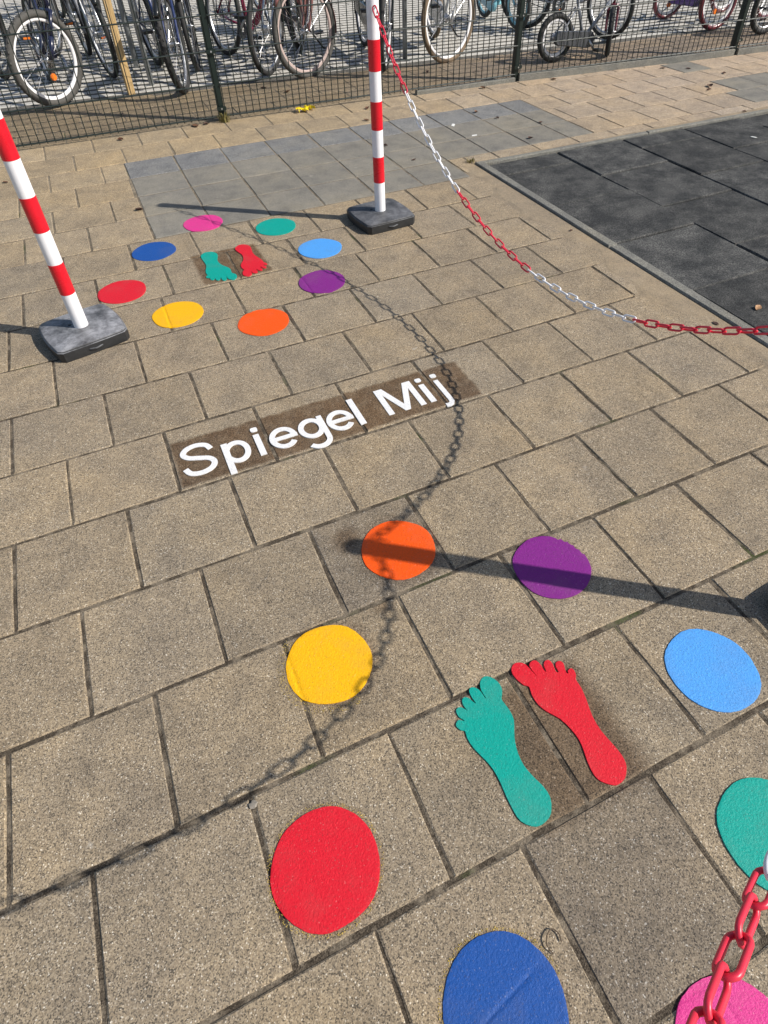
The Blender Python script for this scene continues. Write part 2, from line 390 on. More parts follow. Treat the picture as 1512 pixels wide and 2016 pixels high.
PHASE = {-5: .126, -4: -.0166, -3: .144, -2: .0098, -1: .1615, 0: .015, 1: .16, 2: .006, 3: .155, 4: .213, 5: .096, 6: .233, 7: .077, 8: .218, 9: .088, 10: .248, 11: .085, 12: .23, 13: .06, 14: .2, 15: .05}
GREYPH = .228
def slab_mesh(w, h, seed, chip=0.0016):
    r = random.Random(seed); n = 3; per = []
    for (a, b) in (((-w, -h), (w, -h)), ((w, -h), (w, h)), ((w, h), (-w, h)), ((-w, h), (-w, -h))):
        for k in range(n):
            t = k / n; per.append(Vector((a[0] + (b[0] - a[0]) * t, a[1] + (b[1] - a[1]) * t)) / 2)
    V = []; F = []; m = len(per)
    for p in per: V.append((p.x, p.y, -0.03))
    for i, p in enumerate(per):
        j = Vector((r.uniform(-1, 1), r.uniform(-1, 1))) * chip; V.append((p.x + j.x, p.y + j.y, -0.0025 - r.random() * 0.001))
    for i, p in enumerate(per):
        q = p * (1 - 0.0032 / max(w, h) * 2 - r.random() * 0.008); V.append((q.x, q.y, 0))
    for k in (0, 1): F += [(k * m + i, k * m + (i + 1) % m, (k + 1) * m + (i + 1) % m, (k + 1) * m + i) for i in range(m)]
    F.append(tuple(2 * m + i for i in range(m)))
    return V, F
slabs = []   # (x0,x1,y0,y1,matkey,tint)
DARK = {(-2, 1): 0.76, (-5, 1): 0.74}
for r in range(-11, 16):
    y0, y1 = r * PY + .0, r * PY + PY
    if y0 > BOUND(-3.3): continue
    ph = PHASE.get(r, (r % 2) * PX / 2 + rnd.uniform(-.01, .01))
    k0 = int((-3.3 - ph) / PX) - 1
    cells = []
    if 6 <= r <= 9:
        # beige | grey stack bond | beige
        gx0, gx1 = 0.228, (2.04 if r == 6 else 3.148)
        x = ph + k0 * PX
        while x < gx0 - 1e-6:
            cells.append((x, min(x + PX, gx0), 'beige')); x += PX
        x = gx0
        while x < gx1 - 0.02:
            cells.append((x, min(x + PX, gx1), 'speck' if (r == 9 or (r == 9 - 1 and x > 2.3 and rnd.random() < .0)) else 'grey')); x += PX
        x = gx1
        nx = ph + math.ceil((gx1 - ph + 0.05) / PX) * PX
        cells.append((x, nx, 'beige')); x = nx
        while x < 9.3: cells.append((x, x + PX, 'beige')); x += PX
    else:
        x = ph + k0 * PX
        while x < 9.3: cells.append((x, x + PX, 'beige')); x += PX
    for (a, b, mk) in cells:
        if b - a < 0.03: continue
        if mk == 'beige' and a > 4.6 and b < 5.4 and r in (7, 8): mk = 'grey'
        if mk == 'beige' and abs(a - 4.65) < .16 and r == 10: mk = 'grey'
        yy1 = min(y1, BOUND((a + b) / 2))
        if yy1 - y0 < 0.05: continue
        parts = []
        if y0 < MY1 - 0.005:
            # cut at the edging of the mat
            if b <= MX0: parts.append((a, b, y0, yy1))
            else:
                if a < MX0 - 0.03: parts.append((a, MX0 - 0.002, y0, yy1))
                if yy1 > MY1 + 0.05: parts.append((max(a, MX0 + 0.001), b, MY1 + 0.012, yy1))
        else: parts.append((a, b, y0, yy1))
        for p in parts: slabs.append((*p, mk, r))
def parea(s):
    q = [pix(s[i], s[j]) for i, j in ((0, 2), (1, 2), (1, 3), (0, 3))]
    if any(v is None for v in q): return -1
    if max(v[0] for v in q) < 0 or min(v[0] for v in q) > 1512 or max(v[1] for v in q) < 0 or min(v[1] for v in q) > 2016: return 0
    return abs(sum(q[i][0] * q[(i + 1) % 4][1] - q[(i + 1) % 4][0] * q[i][1] for i in range(4))) / 2
slabs.sort(key=parea, reverse=True)
CACHE = {}
rest = {}
GY, GX = 0.0095, 0.0075
for i, (a, b, y0, y1, mk, r) in enumerate(slabs):
    w, h = b - a - GX, y1 - y0 - GY
    cx, cy = (a + b) / 2, (y0 + y1) / 2
    if i < 300:
        key = (round(w, 3), round(h, 3), rnd.randrange(5), mk)
        if key not in CACHE:
            me = mesh('paving_slab', *slab_mesh(w, h, hash(key[:3]) & 0xffff)); me.materials.append(M[mk]); CACHE[key] = me
        o = link('paving_slab', CACHE[key], None, pavement, (cx + rnd.uniform(-.0012, .0012), cy + rnd.uniform(-.0012, .0012), rnd.uniform(-.0013, .0006)), (rnd.gauss(0, .0025), rnd.gauss(0, .0025), rnd.gauss(0, .003)))
        t = rnd.gauss(1.0, 0.04); wr = rnd.gauss(0, 0.014)
        if mk == 'beige':
            # newer, yellower slabs far away, greyer worn ones in front
            f = min(1, max(0, (cy - 1.2) / 2.0)); fx = min(1, max(0, (cx - 1.6) / 2.5))
            t *= 0.98 + 0.20 * f + 0.18 * fx
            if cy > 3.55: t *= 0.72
            col = [t * (1 + wr + 0.03 * f), t * (1 + wr * .3), t * (1 - wr - 0.07 * f * (1 - fx) + 0.05 * fx)]
            for (rr, kk), d in DARK.items():
                if r == rr and abs(cx - (PHASE.get(rr, 0) + (kk + .5) * PX)) < .08: col = [d * .98, d, d * 1.06]
        else: col = [t, t, t]
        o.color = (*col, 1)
    else: rest.setdefault((mk, cy > 3.55), MB()).add([(v[0] + cx, v[1] + cy, v[2] + rnd.choice((-.0008, 0, .0005))) for v in [Vector(q) for q in slab_mesh(w, h, i)[0]]], slab_mesh(w, h, i)[1])
for (mk, far), mb in rest.items():
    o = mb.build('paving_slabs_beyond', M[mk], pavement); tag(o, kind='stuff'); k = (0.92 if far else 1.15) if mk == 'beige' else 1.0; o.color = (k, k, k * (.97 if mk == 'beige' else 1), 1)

# bike yard: small paving bricks with wide joints, all one mass
yb = MB()
yb.add([(-6, BOUND(-6) - .02, -0.0045), (12, BOUND(12) - .02, -0.0045), (12, 16, -0.0045), (-6, 16, -0.0045)], [(0, 1, 2, 3)])
yard = tag(yb.build('bike_yard', M['gravel']), kind='structure')
pb = MB()
r = 0; y = 3.75
while y < 11.2:
    x = -4.2 + (r % 2) * 0.115 + rnd.uniform(-.01, .01)
    while x < 11:
        yy = y - 0.075 * x
        q = pix(x, yy)
        if yy > BOUND(x) + 0.0 and q and -260 < q[0] < 1800 and q[1] > -120:
            z = rnd.uniform(-.001, .0005) ; w, h = 0.227, 0.076
            ox = x + rnd.uniform(-.003, .003)
            P = [(ox, yy), (ox + w, yy - .075 * w), (ox + w, yy + h - .075 * w), (ox, yy + h)]
            c = Vector((ox + w / 2, yy + h / 2))
            V = [(p[0], p[1], -0.0055) for p in P] + [(p[0], p[1], z - .002) for p in P] + [(c.x + (p[0] - c.x) * .96, c.y + (p[1] - c.y) * .9, z) for p in P]
            F = [(k * 4 + i, k * 4 + (i + 1) % 4, (k + 1) * 4 + (i + 1) % 4, (k + 1) * 4 + i) for k in (0, 1) for i in range(4)] + [(8, 9, 10, 11)]
            pb.add(V, F)
        x += 0.23
    y += 0.142; r += 1
tag(pb.build('paving_bricks', M['paver'], yard), kind='stuff')

# rubber mat
mb_ = MB().add([(MX0 + .06, MY0, -0.035), (MX1, MY0, -0.035), (MX1, MY1 - .05, -0.035), (MX0 + .06, MY1 - .05, -0.035)], [(0, 1, 2, 3)])
mat_ground = tag(mb_.build('rubber_play_surface', M['rubber']), kind='structure'); mat_ground.color = (.4, .4, .4, 1)
RX0, RY1 = 2.216, 1.936
rm = {}
def rubber_mesh(w, h, key):
    if key in rm: return rm[key]
    rr = random.Random(hash(key) & 0xffff)
    m = MB(); P = []
    for (a, b) in (((-w, -h), (w, -h)), ((w, -h), (w, h)), ((w, h), (-w, h)), ((-w, h), (-w, -h))):
        for k in range(4):
            t = k / 4; bow = math.sin(math.pi * t) * 0.0015
            P.append(((a[0] + (b[0] - a[0]) * t) / 2 * (1 - bow), (a[1] + (b[1] - a[1]) * t) / 2 * (1 - bow)))
    m.prism(P, -0.033, 0.0, 0.006)
    rm[key] = m.me('rubber_tile'); rm[key].materials.append(M['rubber']); return rm[key]
col_i = 0; x = RX0
while x < MX1 - .1:
    top = RY1 - 0.017 * (x - 2.0); off = 0.19 if col_i % 2 == 0 else 0.44
    ys = [top]; yy = top - off
    while yy > MY0 + .1: ys.append(yy); yy -= 0.502
    for a, b in zip(ys[1:], ys[:-1]):
        q = pix(x, a) or (0, 0)
        w, h = 0.4955, b - a - 0.006
        o = link('rubber_tile', rubber_mesh(w, h, (round(w, 3), round(h, 3))), None, mat_ground, (x + .25, (a + b) / 2, -0.004 + rnd.uniform(-.004, .004)), (rnd.gauss(0, .004), rnd.gauss(0, .004), rnd.gauss(0, .002)))
        t = rnd.uniform(.8, 1.25); o.color = (t, t, t * 1.02, 1)
    x += 0.503; col_i += 1
# edging stones round the mat
def edging(name, a, b, wid, z0, z1, label, n, grp):
    a, b = Vector(a), Vector(b); L = (b - a).length; d = (b - a) / L; ang = math.atan2(d.y, d.x)
    for k in range(n):
        l = L / n; c = a + d * (l * (k + .5))
        P = [(-l / 2 + .002, -wid / 2), (-l / 6, -wid / 2 + rnd.uniform(-.002, .002)), (l / 6, -wid / 2 + rnd.uniform(-.002, .002)), (l / 2 - .002, -wid / 2), (l / 2 - .002, wid / 2), (l / 6, wid / 2), (-l / 6, wid / 2), (-l / 2 + .002, wid / 2)]
        o = MB().prism(P, z0, z1, 0.006).build('edging_stone', M['kerbstone'], None, loc=(c.x, c.y, rnd.uniform(-.002, .002)), rot=(0, 0, ang + rnd.gauss(0, .002)))
        tag(o, label[k] if isinstance(label, list) else label, 'kerb', grp)
edging('edging_stone', (2.180, 1.975), (2.180, -3.1), 0.052, -0.05, 0.012, ['grey concrete edging stone along the left side of the rubber mat, at its far corner', 'grey concrete edging stone along the left side of the rubber mat, nearest the red chain', 'grey concrete edging stone left of the rubber mat, next one outside the picture', 'grey concrete edging stone left of the rubber mat, last one outside the picture'][:4], 4, 'edging stones round the rubber mat')
edging('edging_stone', (2.16, 1.962), (7.3, 1.875), 0.036, -0.05, 0.010, ['grey concrete edging stone along the far side of the rubber mat, touching its corner', 'second grey edging stone from the corner along the far side of the mat', 'third grey edging stone from the corner along the far side of the mat', 'fourth grey edging stone from the corner along the far side of the mat'], 4, 'edging stones round the rubber mat')
# mortar wedge beside the far edging, between cut slabs and stones
ms = MB(); ms.add([(2.15, 1.985, -.0008), (7.3, 1.897, -.0008), (9.3, 1.9, -.0008), (9.3, 2.002, -.0008), (2.15, 2.002, -.0008)], [(0, 1, 2, 3, 4)])
n_ = 160; L_ = [(2.06 + 0.035 * math.sin(k * .21) + 0.02 * math.sin(k * .63 + 1) + rnd.uniform(-.008, .008), 1.98 - k * (5.0 / n_), 0.0013) for k in range(n_ + 1)]
R_ = [(2.150, p[1], 0.0013) for p in L_]
LL_ = [(p[0] - .05, p[1], -0.0035) for p in L_]
ms.add(L_ + R_, [(k, k + 1, n_ + 2 + k, n_ + 1 + k) for k in range(n_)]); ms.add(LL_ + L_, [(k, k + 1, n_ + 2 + k, n_ + 1 + k) for k in range(n_)])
ms.build('mortar_fill', M['fill'], pavement)

# ---------------------------------------------------------------- painted discs
JROWS = [r * PY for r in range(-12, 16)]
def joint_depth(x, y):
    d = 0.0
    for yy in JROWS:
        if abs(y - yy) < .03: d = max(d, math.exp(-((y - yy) / .0035) ** 2))
    r = math.floor(y / PY); ph = GREYPH if (6 <= r <= 9 and x > .22) else PHASE.get(r, (r % 2) * PX / 2)
    k = round((x - ph) / PX); dx = x - ph - k * PX
    if abs(dx) < .03: d = max(d, math.exp(-(dx / .0032) ** 2))
    return d
def disc(cx, cy, rad, colour, label, group, groove=0.0022, wear=None, seed=1, crease=None):
    r_ = random.Random(seed); NR, NS = 26, 96; V = []; F = []
    ph = [r_.uniform(0, 6.28) for _ in range(5)]
    def rr(a):
        e = sum(math.sin(a * (k + 2) + ph[k]) * 0.0006 for k in range(5)) + r_.uniform(-.0005, .0005)
        if wear and abs((a - wear + math.pi) % (2 * math.pi) - math.pi) < .5: e -= r_.uniform(0, .0065)
        return rad + e
    edge = [rr(2 * math.pi * k / NS) for k in range(NS)]
    TH = .0021; groove = min(groove, .0026)
    V.append((0, 0, TH - groove * joint_depth(cx, cy)))
    for i in range(1, NR + 1):
        t = i / NR
        for k in range(NS):
            a = 2 * math.pi * k / NS; q = edge[k] * t; x, y = q * math.cos(a), q * math.sin(a)
            cr_ = 0
            if crease:
                (px_, py_), (dx_, dy_) = crease; cr_ = .0014 * math.exp(-((((cx + x - px_) * -dy_ + (cy + y - py_) * dx_)) / .0028) ** 2)
            z = TH - groove * joint_depth(cx + x, cy + y) - cr_ - (.0004 if i == NR else 0)
            V.append((x, y, z))
    for k in range(NS): a = 2 * math.pi * k / NS; q = edge[k] * 1.004; V.append((q * math.cos(a), q * math.sin(a), -.003))
    for k in range(NS): F.append((0, 1 + k, 1 + (k + 1) % NS))
    for i in range(NR):
        for k in range(NS):
            l = (k + 1) % NS; a = 1 + i * NS; b = a + NS; F.append((a + k, b + k, b + l, a + l))
    me = mesh('floor_disc', V, F, True); autosmooth(me, 30)
    return tag(link('floor_disc', me, M['paint ' + colour], None, (cx, cy, 0)), label, 'floor dot', group)
FAR = 'coloured discs of the far footprint circle'; NEAR = 'coloured discs of the near footprint circle'
disc(.487, 1.886, .100, 'pink', 'small looking pink disc partly on the grey slabs, farthest of all discs', FAR, seed=1)
disc(.813, 1.666, .102, 'teal', 'teal disc in front of the far striped post, beside the pink disc', FAR, seed=2)
disc(.203, 1.669, .102, 'blue', 'dark blue disc of the far circle, left of the far teal footprint', FAR, seed=3)
disc(.933, 1.331, .104, 'sky blue', 'sky blue disc of the far circle crossed by the chain shadow', FAR, seed=4)
disc(.012, 1.331, .103, 'red', 'red disc right behind the black base of the left post', FAR, seed=5)
disc(.830, 1.018, .103, 'purple', 'purple disc of the far circle, in front of the sky blue disc', FAR, seed=6)
disc(.199, 1.028, .103, 'yellow', 'yellow disc of the far circle with a crease near its left side', FAR, groove=.003, seed=7)
disc(.503, .808, .103, 'orange', 'orange disc of the far circle, closest to the white lettering', FAR, seed=8)
disc(.512, -.475, .100, 'orange', 'orange disc of the near circle with the post shadow across it', NEAR, seed=9, groove=.001)
disc(.852, -.701, .100, 'purple', 'purple disc of the near circle with a chipped right edge', NEAR, wear=0.45, seed=10, groove=.001)
disc(.227, -.707, .100, 'yellow', 'yellow disc of the near circle touched by the chain shadow', NEAR, seed=11, groove=.002)
disc(1.014, -1.096, .101, 'sky blue', 'large looking sky blue disc at the right edge of the picture', NEAR, seed=12, groove=.001)
disc(.080, -1.087, .101, 'red', 'large red disc in the lower middle of the picture', NEAR, seed=13, groove=.001)
disc(.2765, -1.398, .101, 'blue', 'dark blue disc cut off by the bottom edge of the picture', NEAR, seed=14, groove=.0, crease=((.31, -1.384), (.979, .205)))
disc(.871, -1.3995, .101, 'teal', 'teal disc cut off by the right edge, behind the near chain', NEAR, seed=15, groove=.001)
disc(.579, -1.6025, .101, 'pink', 'pink disc in the bottom right corner below the red chain links', NEAR, seed=16, groove=.001)
# spilt glass beads around two discs
def beads(cx, cy, r0, r1, n, a0, a1, label):
    m = MB()
    for _ in range(n):
        a = rnd.uniform(a0, a1); q = rnd.uniform(r0, r1); s_ = rnd.uniform(.0004, .0009); c = Vector((cx + q * math.cos(a), cy + q * math.sin(a), .0008))
        m.add([c + Vector(v) * s_ for v in ((1, 0, 0), (0, 1, 0), (-1, 0, 0), (0, -1, 0), (0, 0, 1))], [(0, 1, 4), (1, 2, 4), (2, 3, 4), (3, 0, 4)])
    tag(m.build('glass_beads', M['beads']), label, 'beads', None, 'stuff')
beads(.227, -.707, .104, .122, 380, 2.2, 5.0, 'sprinkled yellow glass beads left of the near yellow disc')
beads(.080, -1.087, .1025, .110, 520, 0, 6.28, 'thin rim of yellow glass beads around the large red disc')
beads(.2765, -1.398, .1025, .109, 300, 0, 3.2, 'thin rim of yellow glass beads around the near dark blue disc')

# ---------------------------------------------------------------- footprints
TEAL = [(.515,-1.184),(.502,-1.195),(.479,-1.199),(.463,-1.193),(.449,-1.177),(.446,-1.157),(.447,-1.128),(.45,-1.1),(.45,-1.074),(.445,-1.05),(.435,-1.019),(.433,-.994),(.436,-.98),(.429,-.975),(.424,-.964),(.427,-.957),(.436,-.953),(.445,-.961),(.4445,-.957),(.439,-.948),(.439,-.934),(.446,-.929),(.454,-.931),(.461,-.942),(.4625,-.946),(.46,-.929),(.463,-.918),(.471,-.914),(.479,-.92),(.484,-.933),(.4875,-.937),(.486,-.923),(.487,-.908),(.493,-.901),(.502,-.903),(.509,-.913),(.511,-.925),(.5118,-.936),(.5135,-.935),(.513,-.917),(.518,-.902),(.529,-.892),(.542,-.893),(.553,-.905),(.558,-.921),(.555,-.937),(.547,-.948),(.543,-.956),(.546,-.981),(.543,-1.004),(.53,-1.026),(.52,-1.045),(.513,-1.068),(.511,-1.093),(.516,-1.118),(.524,-1.143),(.525,-1.165)]
RED = [(.694,-1.189),(.681,-1.2),(.664,-1.203),(.651,-1.2),(.634,-1.184),(.629,-1.168),(.632,-1.144),(.64,-1.118),(.644,-1.097),(.642,-1.072),(.634,-1.044),(.617,-1.018),(.609,-.996),(.609,-.973),(.614,-.955),(.606,-.947),(.599,-.93),(.597,-.912),(.603,-.899),(.615,-.893),(.627,-.896),(.637,-.906),(.6405,-.926),(.644,-.94),(.642,-.923),(.644,-.91),(.654,-.905),(.664,-.908),(.668,-.923),(.667,-.936),(.6695,-.941),(.673,-.926),(.681,-.918),(.691,-.919),(.694,-.93),(.691,-.942),(.690,-.951),(.6945,-.954),(.696,-.941),(.702,-.932),(.713,-.932),(.717,-.941),(.712,-.954),(.7095,-.963),(.7125,-.966),(.715,-.96),(.725,-.958),(.729,-.966),(.725,-.978),(.719,-.985),(.718,-1.006),(.712,-1.033),(.701,-1.068),(.698,-1.102),(.702,-1.131),(.705,-1.159),(.702,-1.177)]
def foot(P, colour, label, fx, fy, flip):
    pts = [Vector(fx(*p) if False else (fx(p), fy(p))) for p in P]
    pts = catmull(pts, True, 2)
    A = sum(pts[i].x * pts[(i + 1) % len(pts)].y - pts[(i + 1) % len(pts)].x * pts[i].y for i in range(len(pts)))
    if A < 0: pts.reverse()
    c = sum(pts, Vector((0, 0))) / len(pts); pts = [p - c for p in pts]
    m = MB().prism([(p.x, p.y) for p in pts], -.002, .0024)
    # soft rounded rim
    bm = bmesh.new(); me = m.me('footprint'); bm.from_mesh(me)
    top = [e for e in bm.edges if all(v.co.z > .0023 for v in e.verts) and len(e.link_faces) == 2]
    bmesh.ops.bevel(bm, geom=top, offset=.0005, segments=1, affect='EDGES', clamp_overlap=True)
    bm.to_mesh(me); bm.free()
    tag(link('footprint', me, M['paint ' + colour], None, (c.x, c.y, 0)), label, 'footprint', 'painted bare footprints')
foot(TEAL, 'teal', 'teal left footprint of the near pair, toes pointing away', lambda p: p[0], lambda p: p[1], 0)
foot(RED, 'red', 'red right footprint of the near pair, toes pointing away', lambda p: p[0], lambda p: p[1], 0)
foot(TEAL, 'teal', 'teal footprint of the far pair, toes pointing towards the lettering', lambda p: .437 + (p[0] - .490) * .97, lambda p: 1.376 + (-1.045 - p[1]) * 1.06, 1)
foot(RED, 'red', 'red footprint of the far pair, toes pointing towards the lettering', lambda p: .594 + (p[0] - .663) * .97, lambda p: 1.378 + (-1.047 - p[1]) * 1.06, 1)

# ---------------------------------------------------------------- lettering
txt = empty('floor_lettering', (0, 0, 0), 0, 'white floor lettering reading Spiegel Mij on a dark primed strip', 'lettering')
ZT = .0019
def ribbon(m, pts, w, dz=0.0, closed=False):
    pts = [Vector(p) for p in pts]; n = len(pts); Lp = []; Rp = []
    for i, p in enumerate(pts):
        if closed: t = pts[(i + 1) % n] - pts[i - 1]
        else: t = pts[min(i + 1, n - 1)] - pts[max(i - 1, 0)]
        t.normalize(); q = Vector((-t.y, t.x)) * w / 2; Lp.append(p + q); Rp.append(p - q)
    V = []
    for a, b in zip(Lp, Rp): V += [(a.x, a.y, ZT + dz), (b.x, b.y, ZT + dz), (a.x, a.y, -.002), (b.x, b.y, -.002)]
    F = []
    for i in range(n if closed else n - 1):
        a = i * 4; b = ((i + 1) % n) * 4
        F += [(a, a + 1, b + 1, b), (a + 2, a, b, b + 2), (a + 1, a + 3, b + 3, b + 1)]
    if not closed: F += [(0, 2, 3, 1), tuple((n - 1) * 4 + k for k in (1, 3, 2, 0))]
    m.add(V, F)
def arc(cx, cy, rx, ry, a0, a1, n=36): return [(cx + rx * math.cos(math.radians(a0 + (a1 - a0) * k / n)), cy + ry * math.sin(math.radians(a0 + (a1 - a0) * k / n))) for k in range(n + 1)]
def rect(m, x0, x1, y0, y1, dz=0.0): m.prism([(x0, y0), (x1, y0), (x1, y1), (x0, y1)], -.002, ZT + dz)
def rdot(m, cx, cy, w, h): m.prism([(cx + w * math.copysign(abs(math.cos(a)) ** .55, math.cos(a)), cy + h * math.copysign(abs(math.sin(a)) ** .55, math.sin(a))) for a in [k * math.pi / 10 for k in range(20)]], -.002, ZT)
def letter(m): m.build('letter', M['paint white'], txt)
SW = .0182
m = MB(); ribbon(m, catmull([(.139, .150), (.127, .173), (.097, .184), (.066, .176), (.053, .155), (.066, .134), (.096, .121), (.126, .107), (.138, .084), (.125, .062), (.095, .052), (.062, .060), (.048, .086)], False, 6), SW); letter(m)
m = MB(); rect(m, .171, .1915, .004, .150); ribbon(m, arc(.2135, .0975, .0335, .0435, -180, 180, 48)[:-1], SW, .0004, True); letter(m)
m = MB(); rect(m, .277, .297, .046, .150); rdot(m, .288, .176, .0115, .0105); letter(m)
def letter_e(cx):
    m = MB(); ribbon(m, arc(cx, .0965, .0365, .043, 0, 322, 44), SW); rect(m, cx - .03, cx + .0465, .0885, .1045, .0004); letter(m)
letter_e(.366)
m = MB(); ribbon(m, arc(.4625, .1, .034, .0405, 0, 360, 48)[:-1], SW, .0004, True); ribbon(m, [(.503, .1495), (.503, .12), (.503, .08), (.503, .045)] + arc(.468, .037, .035, .0325, 0, -150, 20)[1:], SW * .97, 0.0); letter(m)
letter_e(.563)
m = MB(); rect(m, .617, .638, .044, .186); letter(m)
m = MB(); m.prism([(.721, .046), (.7415, .046), (.7415, .155), (.7815, .046), (.8015, .046), (.8405, .155), (.8405, .046), (.861, .046), (.861, .189), (.831, .189), (.7915, .080), (.752, .189), (.721, .189)], -.002, ZT); letter(m)
m = MB(); rect(m, .879, .900, .046, .151); rdot(m, .8905, .178, .0115, .0105); letter(m)
m = MB(); ribbon(m, [(.947, .151), (.947, .1), (.947, .05), (.947, .034)] + [(.9455, .022), (.940, .013), (.930, .009), (.918, .010)], SW * .98); rdot(m, .9505, .178, .0115, .0105); letter(m)

# ---------------------------------------------------------------- chain posts
ZB = .055; HP = .972; RP = .0265
def base_outline(w, d):
    P = []
    hw, hd = w / 2, d / 2
    for (a, b, bow) in (((-hw, -hd), (hw, -hd), .004), ((hw, -hd), (hw, hd), .014), ((hw, hd), (-hw, hd), .008), ((-hw, hd), (-hw, -hd), .014)):
        a, b = Vector(a), Vector(b); nrm = Vector(((b - a).y, -(b - a).x)).normalized()
        for k in range(8):
            t = .05 + .9 * k / 7; P.append(a + (b - a) * t + nrm * bow * (1 - (2 * t - 1) ** 2))
    return P
def chain_post(x, y, rz, label, scuff, hooks=()):
    root = empty('chain_post', (x, y, 0), rz, label, 'chain post', 'striped chain posts')
    P = base_outline(.262, .268); m = MB(); n = len(P)
    rings = [(0, .985), (.012, 1.0), (.040, 1.0), (.0425, .975), (.0455, .975), (.048, .955), (.054, .60), (ZB, .2)]
    V = []
    for z, s_ in rings: V += [(p.x * s_, p.y * s_, z) for p in P]
    F = [tuple(reversed(range(n)))]
    for k in range(len(rings) - 1): F += [(k * n + i, k * n + (i + 1) % n, (k + 1) * n + (i + 1) % n, (k + 1) * n + i) for i in range(n)]
    F.append(tuple((len(rings) - 1) * n + i for i in range(n)))
    me = MB().add(V, F).me('base'); autosmooth(me, 30)
    b = link('base', me, M['base'], root); b.color = (scuff, scuff, scuff, 1)
    h = MB().tube([(-.028, -.127, .026), (-.024, -.138, .022), (0, -.142, .020), (.024, -.138, .022), (.028, -.127, .026)], .0045, 6)
    hb = h.build('carry_loop', M['base'], b, True); hb.color = (.5, .5, .5, 1)
    nb = MB().lathe_z([(.0075, 0), (.0075, .0035), (.004, .006)], (-.035, .03, ZB - .003), 12).build('filler_plug', M['base'], b); nb.color = (.2, .2, .2, 1)
    pole = MB().lathe_z([(RP, ZB - .012), (RP, HP - .02), (RP * .96, HP - .012)], (0, 0, 0), 32); me = pole.me('pole'); autosmooth(me)
    link('pole', me, M['pole white'], root)
    z = .196; 
    while z < .90:
        me = MB().lathe_z([(RP + .0002, z), (RP + .0008, z + .0006), (RP + .0008, z + .1194), (RP + .0002, z + .12)], (0, 0, 0), 32).me('red_band'); autosmooth(me)
        link('red_band', me, M['band red'], root); z += .2405
    me = MB().lathe_z([(RP + .0015, HP - .008), (RP + .0015, HP + .004), (RP, HP + .010), (RP * .5, HP + .014)], (0, 0, 0), 24).me('cap'); autosmooth(me)
    cap = link('cap', me, M['pole white'], root)
    for a in hooks:
        ca, sa = math.cos(math.radians(a)), math.sin(math.radians(a))
        MB().tube([(ca * .028, sa * .028, HP - .060), (ca * .042, sa * .042, HP - .060), (ca * .046, sa * .046, HP - .070), (ca * .040, sa * .040, HP - .080)], .003, 6).build('hook', M['pole white'], cap)
    return root
P1 = (1.322, 1.492); P2 = (1.395, -1.150); P3 = (-.164, 1.020); P4 = (.1136, -1.5418)
chain_post(*P1, math.radians(4), 'red and white striped post on dark base, by the far teal disc', .45, (-92,))
chain_post(*P3, math.radians(14), 'red and white striped post on scuffed grey base at the left edge', 1.0)
chain_post(*P2, math.radians(2), 'striped post just outside the right edge that throws the shadow over the orange disc', .5, (88, 195))
chain_post(*P4, math.radians(-25), 'striped post below the camera that holds the near end of the chain', .5, (0,))

# ---------------------------------------------------------------- chains
PIT = .043; WD = .0029
def link_mesh(name, mat):
    r = .0086; h = PIT / 2 - r + WD
    c = []
    for k in range(7): a = -math.pi / 2 + math.pi * k / 6; c.append((h + r * math.cos(a), r * math.sin(a), 0))
    for k in range(7): a = math.pi / 2 + math.pi * k / 6; c.append((-h + r * math.cos(a), r * math.sin(a), 0))
    me = MB().tube(c, WD, 8, closed=True).me(name, True); me.materials.append(mat); return me
LR = link_mesh('red_link', M['chain red']); LW = link_mesh('white_link', M['chain white'])
def chain(A, B, za, zb, a, zmin, tmin, first, first_red, label, roll0):
    A, B = Vector(A), Vector(B); D = (B - A).length; d = (B - A) / D
    root = empty('plastic_chain', (A.x, A.y, 0), 0, label, 'chain', 'red and white plastic chains')
    f = lambda t: zmin + a * (math.cosh((t - tmin) / a) - 1)
    pts = []; N_ = 4000; s_ = 0; nxt = PIT / 2; prev = (0.042, f(.042))
    for i in range(1, N_ + 1):
        t = .042 + (D - .084) * i / N_; z = f(t); s_ += math.hypot(t - prev[0], z - prev[1]); prev = (t, z)
        if s_ >= nxt: pts.append((t, z, math.atan2(math.sinh((t - tmin) / a), 1))); nxt += PIT
    cnt = 0; red = first_red; lim = first
    for i, (t, z, sl) in enumerate(pts):
        if cnt >= lim: red = not red; cnt = 0; lim = 12
        cnt += 1
        o = link('link', LR if red else LW, None, root)
        X = Vector((d.x * math.cos(sl), d.y * math.cos(sl), math.sin(sl))); Y = Vector((-d.y, d.x, 0)); Z = X.cross(Y)
        ro = roll0 + (math.pi / 2 if i % 2 else 0) + rnd.uniform(-.12, .12)
        Yr = Y * math.cos(ro) + Z * math.sin(ro); Zr = X.cross(Yr)
        m_ = Matrix((X, Yr, Zr)).transposed().to_4x4(); m_.translation = Vector((d.x * t, d.y * t, z)); o.matrix_local = m_
    return root
D1 = (Vector(P2) - Vector(P1)).length
chain((P1[0] - .012, P1[1]), (P2[0] - .035, P2[1]), .94, .94, 1.44, .310, D1 / 2, 9, True, 'red and white plastic chain sagging from the far post towards the right edge', math.radians(50))
D2 = (Vector(P4) - Vector(P2)).length
chain(P2, P4, .94, .94, .80, .635, D2 / 2, 12, True, 'close red and white plastic chain in the lower right corner', math.radians(40))

